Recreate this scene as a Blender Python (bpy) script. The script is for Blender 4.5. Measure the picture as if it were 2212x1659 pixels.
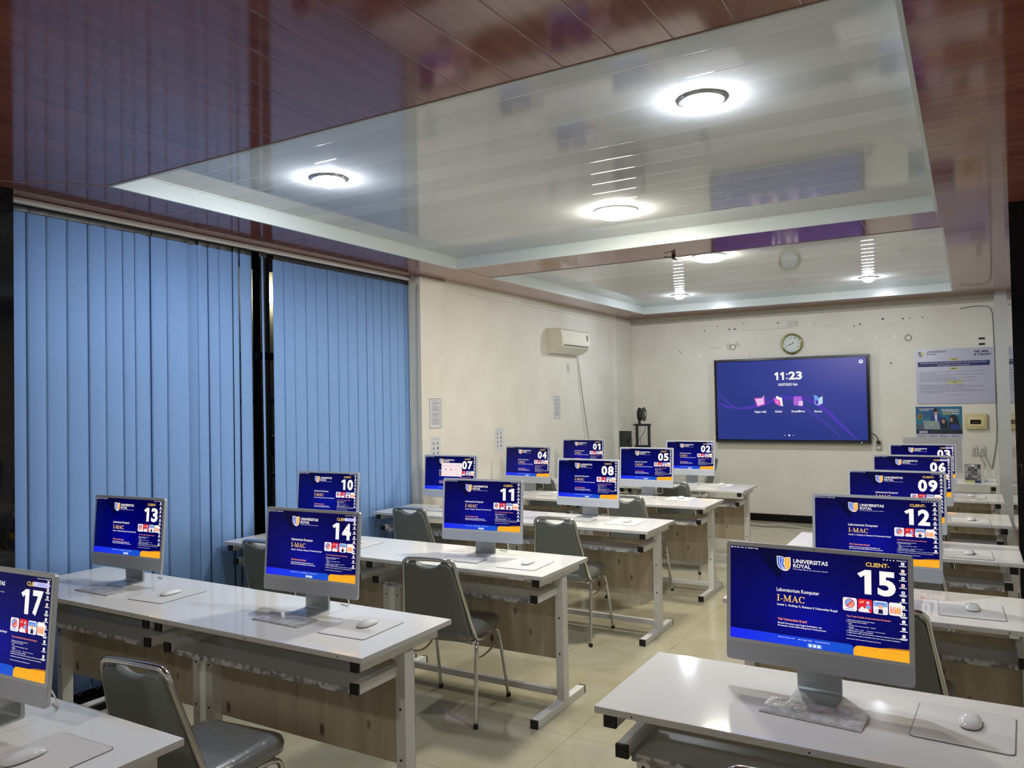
import bpy, bmesh, math, random
from math import sin, cos, pi, radians
from mathutils import Vector, Matrix

for o in list(bpy.data.objects): bpy.data.objects.remove(o)
SC = bpy.context.scene
COL = SC.collection

# ------------------------------------------------------------------ camera
CAM_H, F_PX, YAW, PITCH, ROLL = 1.7165, 1685.055, -0.5299, 0.0211, -0.0188
_f = Vector((sin(YAW)*cos(PITCH), cos(YAW)*cos(PITCH), sin(PITCH)))
_r = Vector((cos(YAW), -sin(YAW), 0)); _u = _r.cross(_f)
_r2 = _r*cos(ROLL) + _u*sin(ROLL); _u2 = -_r*sin(ROLL) + _u*cos(ROLL)
cam = bpy.data.objects.new('camera', bpy.data.cameras.new('camera')); COL.objects.link(cam)
cam.data.sensor_fit = 'HORIZONTAL'; cam.data.sensor_width = 36.0; cam.data.lens = F_PX/2212*36.0
cam.data.clip_start = 0.05
m3 = Matrix((_r2, _u2, -_f)).transposed()
cam.matrix_world = Matrix.Translation((0, 0, CAM_H)) @ m3.to_4x4()
SC.camera = cam
# ------------------------------------------------------------------ world (night outside), exposure
W = bpy.data.worlds.new('night'); SC.world = W; W.use_nodes = True
W.node_tree.nodes['Background'].inputs[0].default_value = (0.05, 0.07, 0.12, 1)
W.node_tree.nodes['Background'].inputs[1].default_value = 0.08
vs = SC.view_settings
vs.view_transform = 'Standard'; vs.look = 'None'; vs.exposure = 0.0; vs.gamma = 1.0; vs.use_curve_mapping = False
DOWN_E = 450.0      # downlight lens emission
PANEL_E = 240.0     # round panel lamp emission

# ------------------------------------------------------------------ room numbers
ZC = 2.884; XL = -4.40; WY = 11.0125; DH = 0.788; DD = 0.57
COF_Z = 2.978
C1 = (-3.863, -0.154, 2.464, 5.671)
C2 = (-3.878, -0.139, 6.275, 10.294)
XR_ROOM = 1.30; YB = -2.6

# ------------------------------------------------------------------ helpers
def lin(c):
    return tuple(((v/255)/12.92 if v/255 <= 0.04045 else ((v/255+0.055)/1.055)**2.4) for v in c) + (1.0,)
MATS = {}
def mat(name, rgb=(200, 200, 200), rough=0.5, metal=0.0, spec=0.5, coat=0.0, emit=None, es=1.0, coat_rough=0.05):
    if name in MATS: return MATS[name]
    m = bpy.data.materials.new(name); m.use_nodes = True
    b = m.node_tree.nodes['Principled BSDF']
    b.inputs['Base Color'].default_value = lin(rgb)
    b.inputs['Roughness'].default_value = rough; b.inputs['Metallic'].default_value = metal
    b.inputs['Specular IOR Level'].default_value = spec
    b.inputs['Coat Weight'].default_value = coat; b.inputs['Coat Roughness'].default_value = coat_rough
    if emit is not None:
        b.inputs['Emission Color'].default_value = lin(emit); b.inputs['Emission Strength'].default_value = es
    MATS[name] = m
    return m
def nodes(m):
    nt = m.node_tree
    def N(t, **kw):
        n = nt.nodes.new(t)
        for k, v in kw.items():
            if k == 'inp':
                for kk, vv in v.items(): n.inputs[kk].default_value = vv
            else: setattr(n, k, v)
        return n
    return nt, N, nt.links.new, nt.nodes['Principled BSDF']
def ramp(N, stops):
    r = N('ShaderNodeValToRGB'); e = r.color_ramp.elements
    while len(e) < len(stops): e.new(0.5)
    for i, (p, c) in enumerate(stops):
        e[i].position = p; e[i].color = c if len(c) == 4 else tuple(c)+(1,)
    return r

class MB:
    """collects shapes, builds ONE mesh object"""
    def __init__(s): s.v = []; s.f = []; s.mi = []; s.ms = []; s.sm = []
    def m(s, mm):
        if mm not in s.ms: s.ms.append(mm)
        return s.ms.index(mm)
    def add(s, vs_, fs, mm, smooth=False, M=None):
        k = len(s.v)
        for p in vs_: s.v.append(tuple(M @ Vector(p)) if M is not None else tuple(p))
        i = s.m(mm)
        for f in fs: s.f.append([a+k for a in f]); s.mi.append(i); s.sm.append(smooth)
    def box(s, x0, x1, y0, y1, z0, z1, mm, bev=0.0, M=None):
        if bev <= 0:
            s.add([(x0,y0,z0),(x1,y0,z0),(x1,y1,z0),(x0,y1,z0),(x0,y0,z1),(x1,y0,z1),(x1,y1,z1),(x0,y1,z1)],
                  [(0,3,2,1),(4,5,6,7),(0,1,5,4),(1,2,6,5),(2,3,7,6),(3,0,4,7)], mm, False, M)
            return
        bm = bmesh.new(); bmesh.ops.create_cube(bm, size=1)
        for v in bm.verts: v.co = Vector(((x0+x1)/2+v.co.x*(x1-x0), (y0+y1)/2+v.co.y*(y1-y0), (z0+z1)/2+v.co.z*(z1-z0)))
        bmesh.ops.bevel(bm, geom=bm.edges[:], offset=min(bev, (x1-x0)/2.05, (y1-y0)/2.05, (z1-z0)/2.05), segments=3, affect='EDGES', profile=0.5)
        s.bm(bm, mm, True, M)
    def bm(s, bm, mm, smooth, M=None):
        bm.verts.index_update()
        s.add([v.co.copy() for v in bm.verts], [[v.index for v in f.verts] for f in bm.faces], mm, smooth, M); bm.free()
    def tube(s, pts, r, mm, n=10, closed=False, cap=True):
        P = [Vector(p) for p in pts]; k = len(P); rings = []
        T = []
        for i in range(k):
            if closed: t = P[(i+1) % k]-P[i-1]
            else: t = P[min(i+1, k-1)]-P[max(i-1, 0)]
            T.append(t.normalized())
        up = Vector((0, 0, 1)) if abs(T[0].z) < 0.9 else Vector((1, 0, 0))
        nrm = (up - T[0]*up.dot(T[0])).normalized()
        vv = []
        for i in range(k):
            nrm = (nrm - T[i]*nrm.dot(T[i])).normalized(); b = T[i].cross(nrm)
            rr = r[i] if isinstance(r, (list, tuple)) else r
            for j in range(n):
                a = 2*pi*j/n; vv.append(P[i]+(nrm*cos(a)+b*sin(a))*rr)
        ff = []
        for i in range(k if closed else k-1):
            for j in range(n):
                a = i*n+j; b_ = i*n+(j+1) % n; c = ((i+1) % k)*n+(j+1) % n; d = ((i+1) % k)*n+j
                ff.append((a, b_, c, d))
        if cap and not closed:
            ff.append(tuple(range(n-1, -1, -1))); ff.append(tuple((k-1)*n+j for j in range(n)))
        s.add(vv, ff, mm, True)
    def cyl(s, c, r, h, mm, n=32, axis='z', r2=None, smooth=True):
        r2 = r if r2 is None else r2
        vv = []
        for z, rr in ((0, r), (h, r2)):
            for j in range(n):
                a = 2*pi*j/n; x, y = rr*cos(a), rr*sin(a)
                p = {'z': (x, y, z), 'y': (x, z, y), 'x': (z, x, y)}[axis]
                vv.append((c[0]+p[0], c[1]+p[1], c[2]+p[2]))
        ff = [(j, (j+1) % n, n+(j+1) % n, n+j) for j in range(n)]
        s.add(vv, ff, mm, smooth)
        s.add(vv, [tuple(range(n-1, -1, -1)), tuple(range(n, 2*n))], mm, False)
    def lathe(s, prof, mm, n=40, c=(0, 0, 0), axis='z', M=None):
        vv = []; k = len(prof)
        for r, z in prof:
            for j in range(n):
                a = 2*pi*j/n; x, y = r*cos(a), r*sin(a)
                p = {'z': (x, y, z), 'y': (x, z, y), 'x': (z, x, y)}[axis]
                vv.append((c[0]+p[0], c[1]+p[1], c[2]+p[2]))
        ff = []
        for i in range(k-1):
            for j in range(n): ff.append((i*n+j, i*n+(j+1) % n, (i+1)*n+(j+1) % n, (i+1)*n+j))
        s.add(vv, ff, mm, True, M)
    def prism(s, pts, d0, d1, mm, plane='xz', smooth=False, M=None):
        """extrude polygon pts; plane xz -> depth along y, xy -> along z, yz -> along x"""
        n = len(pts)
        def P(a, b, d): return {'xz': (a, d, b), 'xy': (a, b, d), 'yz': (d, a, b)}[plane]
        vv = [P(a, b, d0) for a, b in pts]+[P(a, b, d1) for a, b in pts]
        s.add(vv, [tuple(range(n)), tuple(range(2*n-1, n-1, -1))], mm, False, M)
        s.add(vv, [(j, n+j, n+(j+1) % n, (j+1) % n) for j in range(n)], mm, smooth, M)
    def build(s, name, parent=None, bevel=0.0, recalc=True):
        me = bpy.data.meshes.new(name); me.from_pydata(s.v, [], s.f)
        for mm in s.ms: me.materials.append(mm)
        for p, i, sm in zip(me.polygons, s.mi, s.sm): p.material_index = i; p.use_smooth = sm
        if recalc:
            bm = bmesh.new(); bm.from_mesh(me); bmesh.ops.recalc_face_normals(bm, faces=bm.faces); bm.to_mesh(me); bm.free()
        me.update()
        o = bpy.data.objects.new(name, me); COL.objects.link(o)
        if parent: o.parent = parent
        if bevel > 0:
            md = o.modifiers.new('edge', 'BEVEL'); md.width = bevel; md.segments = 2; md.limit_method = 'ANGLE'; md.angle_limit = radians(50)
        return o
def smooth_path(pts, it=2):
    P = [Vector(p) for p in pts]
    for _ in range(it):
        Q = [P[0]]
        for i in range(len(P)-1): Q.append(P[i]*.75+P[i+1]*.25); Q.append(P[i]*.25+P[i+1]*.75)
        Q.append(P[-1]); P = Q
    return P
def rrect(x0, x1, y0, y1, r, n=5):
    pts = []
    for cx, cy, a0 in ((x1-r, y1-r, 0), (x0+r, y1-r, 90), (x0+r, y0+r, 180), (x1-r, y0+r, 270)):
        for i in range(n+1):
            a = radians(a0+90*i/n); pts.append((cx+r*cos(a), cy+r*sin(a)))
    return pts
def ell(cx, cy, rx, ry, n=20, a0=0, a1=360):
    return [(cx+rx*cos(radians(a0+(a1-a0)*i/n)), cy+ry*sin(radians(a0+(a1-a0)*i/n))) for i in range(n + (0 if a1-a0 == 360 else 1))]
def empty(name, loc=(0, 0, 0), rz=0.0):
    o = bpy.data.objects.new(name, None); COL.objects.link(o); o.location = loc; o.rotation_euler = (0, 0, rz); o.empty_display_size = 0.1
    return o
def tag(o, label=None, cat=None, group=None, kind=None):
    if label: o['label'] = label
    if cat: o['category'] = cat
    if group: o['group'] = group
    if kind: o['kind'] = kind
    return o
def copy_tree(o, parent=None):
    c = o.copy(); COL.objects.link(c); c.parent = parent
    for ch in list(o.children): copy_tree(ch, c)
    return c
def struct(mb, name, **kw):
    return tag(mb.build(name, **kw), kind='structure')

# flat lettering: a mesh of filled glyph outlines, unit coordinates
_glyph = {}
def glyphs(txt, bold=0.0, res=2):
    k = (txt, bold, res)
    if k in _glyph: return _glyph[k]
    cu = bpy.data.curves.new('lettering', 'FONT'); cu.body = txt; cu.offset = bold; cu.resolution_u = res; cu.fill_mode = 'BOTH'
    ob = bpy.data.objects.new('lettering', cu); COL.objects.link(ob)
    dg = bpy.context.evaluated_depsgraph_get(); me = bpy.data.meshes.new_from_object(ob.evaluated_get(dg), depsgraph=dg)
    vv = [(v.co.x, v.co.y) for v in me.vertices]; ff = [tuple(p.vertices) for p in me.polygons]
    bpy.data.objects.remove(ob); bpy.data.curves.remove(cu); bpy.data.meshes.remove(me)
    if not vv: vv = [(0, 0)]
    x0 = min(v[0] for v in vv); x1 = max(v[0] for v in vv); y0 = min(v[1] for v in vv); y1 = max(v[1] for v in vv)
    _glyph[k] = ([((a-x0)/max(x1-x0, 1e-6), (b-y0)/max(y1-y0, 1e-6)) for a, b in vv], ff, (x1-x0)/max(y1-y0, 1e-6))
    return _glyph[k]

class Flat:
    """a printed / lit flat face: u right 0..1, v DOWN 0..1, mapped to a W x H rectangle facing -Y (local), top-left at (x0, z1)"""
    def __init__(s, w, h, x0=0, z1=0, y=0): s.mb = MB(); s.w = w; s.h = h; s.x0 = x0; s.z1 = z1; s.y = y; s.k = 0
    def P(s, u, v, d): return (s.x0+u*s.w, s.y-d, s.z1-v*s.h)
    def poly(s, pts, mm, layer=1):
        d = 0.00022*layer
        s.mb.add([s.P(u, v, d) for u, v in pts], [tuple(range(len(pts)))], mm)
    def rect(s, u0, v0, u1, v1, mm, layer=1): s.poly([(u0, v0), (u1, v0), (u1, v1), (u0, v1)], mm, layer)
    def rr(s, u0, v0, u1, v1, r, mm, layer=1):
        a = s.w/s.h
        s.poly([(u, v) for u, v in [(p[0], p[1]*a) for p in rrect(u0, u1, v0/a, v1/a, r)]], mm, layer)
    def text(s, txt, u0, v0, u1, v1, mm, layer=2, bold=0.0, res=2):
        g, ff, _ = glyphs(txt, bold, res)
        d = 0.00022*layer
        s.mb.add([s.P(u0+(u1-u0)*a, v1-(v1-v0)*b, d) for a, b in g], ff, mm)
    def stroke(s, pts, w, mm, layer=1):
        """polyline with half width w (in u units)"""
        a = s.w/s.h; L = []; Rr = []
        n = len(pts)
        for i in range(n):
            p0 = pts[max(i-1, 0)]; p1 = pts[min(i+1, n-1)]
            dx, dy = p1[0]-p0[0], (p1[1]-p0[1])/a; l = math.hypot(dx, dy) or 1
            ww = w[i] if isinstance(w, (list, tuple)) else w
            nx, ny = -dy/l*ww, dx/l*ww*a
            L.append((pts[i][0]+nx, pts[i][1]+ny)); Rr.append((pts[i][0]-nx, pts[i][1]-ny))
        for i in range(n-1): s.poly([L[i], L[i+1], Rr[i+1], Rr[i]], mm, layer)
    def build(s, name, parent=None): 
        return s.mb.build(name, parent, recalc=False)

# ------------------------------------------------------------------ materials
M_wall = mat('painted_plaster', (230, 226, 214), 0.55, spec=0.3)
nt, N, L, B = nodes(M_wall)
tc = N('ShaderNodeTexCoord'); n1 = N('ShaderNodeTexNoise', inp={'Scale': 2.2, 'Detail': 6.0}); L(tc.outputs['Object'], n1.inputs['Vector'])
rp = ramp(N, [(0.3, lin((216, 212, 199))), (0.7, lin((227, 224, 213)))]); L(n1.outputs['Fac'], rp.inputs[0]); L(rp.outputs[0], B.inputs['Base Color'])
n2 = N('ShaderNodeTexNoise', inp={'Scale': 60.0, 'Detail': 3.0}); L(tc.outputs['Object'], n2.inputs['Vector'])
bp = N('ShaderNodeBump', inp={'Strength': 0.08, 'Distance': 0.01}); L(n2.outputs['Fac'], bp.inputs['Height']); L(bp.outputs[0], B.inputs['Normal'])

M_trim = mat('grey_cornice', (176, 172, 160), 0.5)
M_marble = mat('black_marble', (8, 9, 14), 0.06, spec=0.35)
nt, N, L, B = nodes(M_marble)
tc = N('ShaderNodeTexCoord'); nz = N('ShaderNodeTexNoise', inp={'Scale': 3.0, 'Detail': 8.0, 'Distortion': 1.4}); L(tc.outputs['Object'], nz.inputs['Vector'])
nz2 = N('ShaderNodeTexNoise', inp={'Scale': 7.0, 'Detail': 10.0, 'Distortion': 2.5}); L(tc.outputs['Object'], nz2.inputs['Vector'])
r1 = ramp(N, [(0.492, (0, 0, 0)), (0.5, (1, 1, 1)), (0.508, (0, 0, 0))]); L(nz2.outputs['Fac'], r1.inputs[0])
r2 = ramp(N, [(0.54, (0, 0, 0)), (0.66, (1, 1, 1))]); L(nz.outputs['Fac'], r2.inputs[0])
mu = N('ShaderNodeMath', operation='MULTIPLY'); L(r1.outputs[0], mu.inputs[0]); L(r2.outputs[0], mu.inputs[1])
mx = N('ShaderNodeMix', data_type='RGBA'); L(mu.outputs[0], mx.inputs[0]); mx.inputs[6].default_value = lin((4, 5, 11)); mx.inputs[7].default_value = lin((120, 115, 105)); L(mx.outputs[2], B.inputs['Base Color'])

def plank(name, cola, colb, axis, rough, width=0.2, depth=0.6, curve=0.0, spec=0.5, seamdark=0.35, bw=0.478, coat=0.0):
    """glossy panel planks: grooves every `width` along `axis`, grain stretched across"""
    m = mat(name, (120, 80, 70), rough, spec=spec, coat=coat, coat_rough=0.06)
    nt, N, L, B = nodes(m)
    tc = N('ShaderNodeTexCoord'); sp = N('ShaderNodeSeparateXYZ'); L(tc.outputs['Object'], sp.inputs[0])
    a = sp.outputs[0 if axis == 'x' else 1]
    dv = N('ShaderNodeMath', operation='DIVIDE', inp={1: width}); L(a, dv.inputs[0])
    fr = N('ShaderNodeMath', operation='FRACT'); L(dv.outputs[0], fr.inputs[0])
    sb = N('ShaderNodeMath', operation='SUBTRACT', inp={1: 0.5}); L(fr.outputs[0], sb.inputs[0])
    ab = N('ShaderNodeMath', operation='ABSOLUTE'); L(sb.outputs[0], ab.inputs[0])
    gr = ramp(N, [(0.488, (1, 1, 1)), (0.497, (0, 0, 0))]); L(ab.outputs[0], gr.inputs[0])
    bv = N('ShaderNodeMapRange', inp={1: bw, 2: 0.5, 3: 1.0, 4: 0.0}); bv.interpolation_type = 'SMOOTHSTEP'; L(ab.outputs[0], bv.inputs[0])
    sq = N('ShaderNodeMath', operation='MULTIPLY'); L(sb.outputs[0], sq.inputs[0]); L(sb.outputs[0], sq.inputs[1])
    cm = N('ShaderNodeMath', operation='MULTIPLY_ADD', inp={1: curve}); L(sq.outputs[0], cm.inputs[0]); L(bv.outputs[0], cm.inputs[2])
    bp = N('ShaderNodeBump', inp={'Strength': depth, 'Distance': 0.002}); L(cm.outputs[0], bp.inputs['Height'])
    L(bp.outputs[0], B.inputs['Normal'])
    if coat: L(bp.outputs[0], B.inputs['Coat Normal'])
    mp = N('ShaderNodeMapping'); mp.inputs['Scale'].default_value = (26, 1.3, 1) if axis == 'x' else (1.3, 26, 1)
    L(tc.outputs['Object'], mp.inputs[0])
    nz = N('ShaderNodeTexNoise', inp={'Scale': 1.0, 'Detail': 6.0, 'Distortion': 0.6}); L(mp.outputs[0], nz.inputs['Vector'])
    rp = ramp(N, [(0.3, lin(cola)), (0.7, lin(colb))]); L(nz.outputs['Fac'], rp.inputs[0])
    fl = N('ShaderNodeMath', operation='FLOOR'); L(dv.outputs[0], fl.inputs[0])
    wn = N('ShaderNodeTexWhiteNoise', noise_dimensions='1D'); L(fl.outputs[0], wn.inputs['W'])
    hs = N('ShaderNodeHueSaturation'); ml = N('ShaderNodeMapRange', inp={1: 0.0, 2: 1.0, 3: 0.9, 4: 1.08}); L(wn.outputs[0], ml.inputs[0]); L(ml.outputs[0], hs.inputs['Value'])
    L(rp.outputs[0], hs.inputs['Color'])
    mx = N('ShaderNodeMix', data_type='RGBA', blend_type='MULTIPLY'); mx.inputs[0].default_value = seamdark
    L(hs.outputs[0], mx.inputs[6]); L(gr.outputs[0], mx.inputs[7]); L(mx.outputs[2], B.inputs['Base Color'])
    return m
M_marX = plank('maroon_planks_across', (124, 72, 64), (142, 90, 80), 'y', 0.085, spec=0.55, depth=0.12)
M_marY = plank('maroon_planks_along', (124, 72, 64), (142, 90, 80), 'x', 0.085, spec=0.55, depth=0.12)
M_cof = plank('white_gloss_planks', (190, 192, 191), (194, 196, 195), 'y', 0.065, width=0.2, depth=0.24, curve=0.0, seamdark=0.06)
M_cofside = mat('white_gloss_trim', (196, 203, 200), 0.25)
M_seam = mat('seam_strip', (178, 148, 142), 0.3)

M_floor = mat('beige_floor_tile', (178, 170, 140), 0.10, spec=0.5)
nt, N, L, B = nodes(M_floor)
tc = N('ShaderNodeTexCoord')
br = N('ShaderNodeTexBrick', offset=0.0, squash=1.0, inp={'Scale': 1.0, 'Mortar Size': 0.0022, 'Brick Width': 0.6, 'Row Height': 0.6, 'Mortar Smooth': 0.1})
L(tc.outputs['Object'], br.inputs['Vector'])
nz = N('ShaderNodeTexNoise', inp={'Scale': 3.5, 'Detail': 7.0, 'Distortion': 0.8}); L(tc.outputs['Object'], nz.inputs['Vector'])
rp = ramp(N, [(0.3, lin((170, 163, 136))), (0.7, lin((182, 176, 152)))]); L(nz.outputs['Fac'], rp.inputs[0])
L(rp.outputs[0], br.inputs['Color1']); L(rp.outputs[0], br.inputs['Color2']); br.inputs['Mortar'].default_value = lin((146, 138, 114))
L(br.outputs['Color'], B.inputs['Base Color'])

M_white = mat('white_laminate', (238, 236, 231), 0.07, spec=0.5)
M_edge = mat('laminate_edge', (212, 212, 210), 0.35)
M_steel = mat('white_powder_steel', (222, 222, 218), 0.42)
M_cap = mat('black_plastic_cap', (14, 15, 17), 0.4)
M_tray = mat('tray_board', (186, 184, 178), 0.3)
M_trayedge = mat('peeling_tray_edge', (190, 190, 188), 0.4)
nt, N, L, B = nodes(M_trayedge)
tc = N('ShaderNodeTexCoord'); nz = N('ShaderNodeTexNoise', inp={'Scale': 22.0, 'Detail': 4.0}); L(tc.outputs['Object'], nz.inputs['Vector'])
rp = ramp(N, [(0.45, lin((128, 126, 122))), (0.55, lin((205, 206, 206)))]); L(nz.outputs['Fac'], rp.inputs[0]); L(rp.outputs[0], B.inputs['Base Color'])
M_ply = mat('plywood', (190, 174, 148), 0.6)
nt, N, L, B = nodes(M_ply)
tc = N('ShaderNodeTexCoord'); mp = N('ShaderNodeMapping'); mp.inputs['Scale'].default_value = (14, 14, 1.6); L(tc.outputs['Object'], mp.inputs[0])
nz = N('ShaderNodeTexNoise', inp={'Scale': 1.0, 'Detail': 6.0, 'Distortion': 0.7}); L(mp.outputs[0], nz.inputs['Vector'])
rp = ramp(N, [(0.3, lin((176, 163, 141))), (0.7, lin((202, 190, 168)))]); L(nz.outputs['Fac'], rp.inputs[0])
mp2 = N('ShaderNodeMapping'); mp2.inputs['Scale'].default_value = (7, 7, 3.6); L(tc.outputs['Object'], mp2.inputs[0])
vo = N('ShaderNodeTexVoronoi', inp={'Scale': 1.0, 'Randomness': 1.0}); L(mp2.outputs[0], vo.inputs['Vector'])
rk = ramp(N, [(0.0, (1, 1, 1)), (0.075, (0.7, 0.7, 0.7)), (0.13, (0, 0, 0))]); L(vo.outputs['Distance'], rk.inputs[0])
mx = N('ShaderNodeMix', data_type='RGBA'); L(rk.outputs[0], mx.inputs[0]); L(rp.outputs[0], mx.inputs[6]); mx.inputs[7].default_value = lin((58, 36, 22)); L(mx.outputs[2], B.inputs['Base Color'])

M_blind = mat('blue_blind_fabric', (112, 148, 200), 0.75, spec=0.25)
nt, N, L, B = nodes(M_blind)
tc = N('ShaderNodeTexCoord'); nz = N('ShaderNodeTexNoise', inp={'Scale': 260.0, 'Detail': 2.0}); L(tc.outputs['Object'], nz.inputs['Vector'])
rp = ramp(N, [(0.35, lin((122, 158, 210))), (0.65, lin((136, 172, 222)))]); L(nz.outputs['Fac'], rp.inputs[0]); L(rp.outputs[0], B.inputs['Base Color'])
M_alu = mat('silver_aluminium', (196, 198, 202), 0.34, metal=0.35)
M_chin = mat('pale_silver_chin', (184, 190, 200), 0.3, spec=0.4)
M_bezel = mat('light_grey_bezel', (200, 204, 210), 0.3, spec=0.4)
M_stand = mat('stand_aluminium', (168, 172, 176), 0.3, metal=0.6)
M_dark = mat('dark_lens', (10, 10, 12), 0.2)
M_cable = mat('white_cable', (222, 222, 218), 0.4)
M_key = mat('keyboard_white', (214, 214, 214), 0.4)
M_keyalu = mat('keyboard_aluminium', (182, 184, 186), 0.35, metal=0.3)
M_film = mat('frosted_plastic_cover', (200, 198, 194), 0.35, coat=0.2)
nt, N, L, B = nodes(M_film)
tc = N('ShaderNodeTexCoord'); nz = N('ShaderNodeTexNoise', inp={'Scale': 28.0, 'Detail': 3.0}); L(tc.outputs['Object'], nz.inputs['Vector'])
rp = ramp(N, [(0.4, lin((178, 176, 172))), (0.65, lin((216, 215, 212)))]); L(nz.outputs['Fac'], rp.inputs[0]); L(rp.outputs[0], B.inputs['Base Color'])
bp = N('ShaderNodeBump', inp={'Strength': 0.5, 'Distance': 0.006}); L(nz.outputs['Fac'], bp.inputs['Height']); L(bp.outputs[0], B.inputs['Normal'])
M_mouse = mat('gloss_white_mouse', (232, 233, 234), 0.08)
M_pad = mat('pale_pad', (222, 221, 219), 0.45)
M_padedge = mat('pad_edge', (122, 122, 124), 0.5)  # pad rim coloured dark for the shadow beneath it; also the mouse base
M_chrome = mat('chrome', (215, 215, 215), 0.12, metal=1.0)
M_vinyl = mat('grey_vinyl', (113, 118, 115), 0.45)
M_wrap = mat('vinyl_under_plastic', (120, 121, 118), 0.3, coat=0.7)
nt, N, L, B = nodes(M_wrap)
tc = N('ShaderNodeTexCoord'); nz = N('ShaderNodeTexNoise', inp={'Scale': 11.0, 'Detail': 4.0, 'Distortion': 3.0}); L(tc.outputs['Object'], nz.inputs['Vector'])
bp = N('ShaderNodeBump', inp={'Strength': 0.55, 'Distance': 0.012}); L(nz.outputs['Fac'], bp.inputs['Height']); L(bp.outputs[0], B.inputs['Coat Normal'])
M_rubber = mat('black_rubber', (18, 18, 18), 0.6)
M_frame = mat('black_window_frame', (16, 16, 19), 0.35)
M_glass = mat('window_glass', (235, 240, 242), 0.02)
b = M_glass.node_tree.nodes['Principled BSDF']; b.inputs['Transmission Weight'].default_value = 1.0; b.inputs['IOR'].default_value = 1.08
M_track = mat('blind_track_white', (228, 226, 224), 0.4)
def E(name, rgb, s=1.0):
    m = mat(name, (0, 0, 0), 0.2, spec=0.2, emit=rgb, es=s); return m
S_white = E('lit_white', (255, 250, 246), 1.0); S_yel = E('lit_yellow', (255, 205, 90), 1.0); S_red = E('lit_red', (226, 34, 48))
S_blue = E('lit_logo_blue', (48, 96, 214)); S_orange = E('lit_orange', (255, 176, 40)); S_sky = E('lit_sky', (120, 168, 235)); S_pink = E('lit_pink', (240, 170, 160))
S_tri = E('lit_dark_navy', (0, 0, 52)); S_line = E('lit_line_blue', (20, 24, 120)); S_brown = E('lit_brown', (190, 120, 30)); S_note = E('lit_notice', (206, 196, 240)); S_nav = E('lit_navy', (20, 24, 70)); S_skin = E('lit_skin', (246, 196, 170)); S_dock = E('lit_dock', (110, 150, 236)); S_green = E('lit_green', (40, 140, 90))
S_red2 = E('lit_salmon', (255, 150, 110))
def lit_grad(name, stops, axis='u', radial=None):
    m = E(name, (0, 0, 0)); nt, N, L, B = nodes(m)
    tc = N('ShaderNodeTexCoord'); sp = N('ShaderNodeSeparateXYZ'); L(tc.outputs['Generated'], sp.inputs[0])
    if radial:
        x = N('ShaderNodeMath', operation='SUBTRACT', inp={1: radial[0]}); L(sp.outputs[0], x.inputs[0])
        y = N('ShaderNodeMath', operation='SUBTRACT', inp={1: radial[1]}); L(sp.outputs[2], y.inputs[0])
        x2 = N('ShaderNodeMath', operation='MULTIPLY'); L(x.outputs[0], x2.inputs[0]); L(x.outputs[0], x2.inputs[1])
        y2 = N('ShaderNodeMath', operation='MULTIPLY'); L(y.outputs[0], y2.inputs[0]); L(y.outputs[0], y2.inputs[1])
        a = N('ShaderNodeMath', operation='ADD'); L(x2.outputs[0], a.inputs[0]); L(y2.outputs[0], a.inputs[1])
        q = N('ShaderNodeMath', operation='SQRT'); L(a.outputs[0], q.inputs[0]); src = q.outputs[0]
    else: src = sp.outputs[0 if axis == 'u' else 2]
    rp = ramp(N, [(p, lin(c)) for p, c in stops]); L(src, rp.inputs[0]); L(rp.outputs[0], B.inputs['Emission Color'])
    return m
S_bg = lit_grad('lit_wallpaper', [(0.0, (2, 8, 150)), (0.28, (0, 2, 106)), (0.75, (0, 0, 66))], radial=(0.47, 0.3))
S_band = lit_grad('lit_band', [(0.0, (28, 36, 242)), (0.7, (22, 84, 206))])
S_tv = lit_grad('lit_tv_wallpaper', [(0.0, (92, 90, 162)), (0.4, (60, 68, 148)), (0.9, (44, 56, 132))], radial=(0.95, 0.95))
S_purp = E('lit_purple', (78, 58, 176)); S_purp2 = E('lit_purple_soft', (66, 60, 158)); S_mag = E('lit_magenta', (226, 96, 196)); S_lav = E('lit_lavender', (232, 190, 240)); S_azure = E('lit_azure', (110, 160, 240)); S_ice = E('lit_ice', (190, 215, 245)); S_violet = E('lit_violet', (176, 100, 214))

# ------------------------------------------------------------------ setting
mb = MB(); mb.box(-4.9, XR_ROOM+0.1, YB-0.1, WY+0.1, -0.05, 0.0, M_floor); struct(mb, 'floor')
mb = MB(); mb.box(-5.0, XR_ROOM+0.1, WY, WY+0.12, 0, 3.1, M_wall); struct(mb, 'wall_front')
mb = MB(); mb.box(XL-0.3, XL, 5.776, WY, 0, 3.1, M_wall); mb.box(XL-0.3, XL, YB, 1.55, 0, 3.1, M_wall)
struct(mb, 'wall_left')
mb = MB(); mb.box(XR_ROOM, XR_ROOM+0.12, YB, WY, 0, 3.1, M_wall); struct(mb, 'wall_right')
mb = MB(); mb.box(-5.0, XR_ROOM+0.12, YB-0.12, YB, 0, 3.1, M_wall); struct(mb, 'wall_back')
# white pilasters
mb = MB(); mb.box(XL, -4.350, 5.776, 6.147, 0, ZC, M_wall, 0); mb.box(XL, -4.335, 5.76, 6.165, ZC-0.05, ZC, M_wall, 0.008); struct(mb, 'trim_1')
mb = MB(); mb.box(XL, XL+0.05, 10.40, WY, 0, ZC, M_wall); struct(mb, 'trim_2')
mb = MB(); mb.box(0.285, 0.62, 10.74, WY, 0, ZC, mat('pillar_paint', (196, 198, 196), 0.5)); struct(mb, 'trim_3')
# black marble columns
mb = MB(); mb.box(0.239, 0.95, 5.703, 6.30, 0, ZC, M_marble); struct(mb, 'trim_4')
mb = MB(); mb.box(-5.0, -4.33, 1.55, 2.215, 0, ZC, M_marble); struct(mb, 'trim_5')
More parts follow.
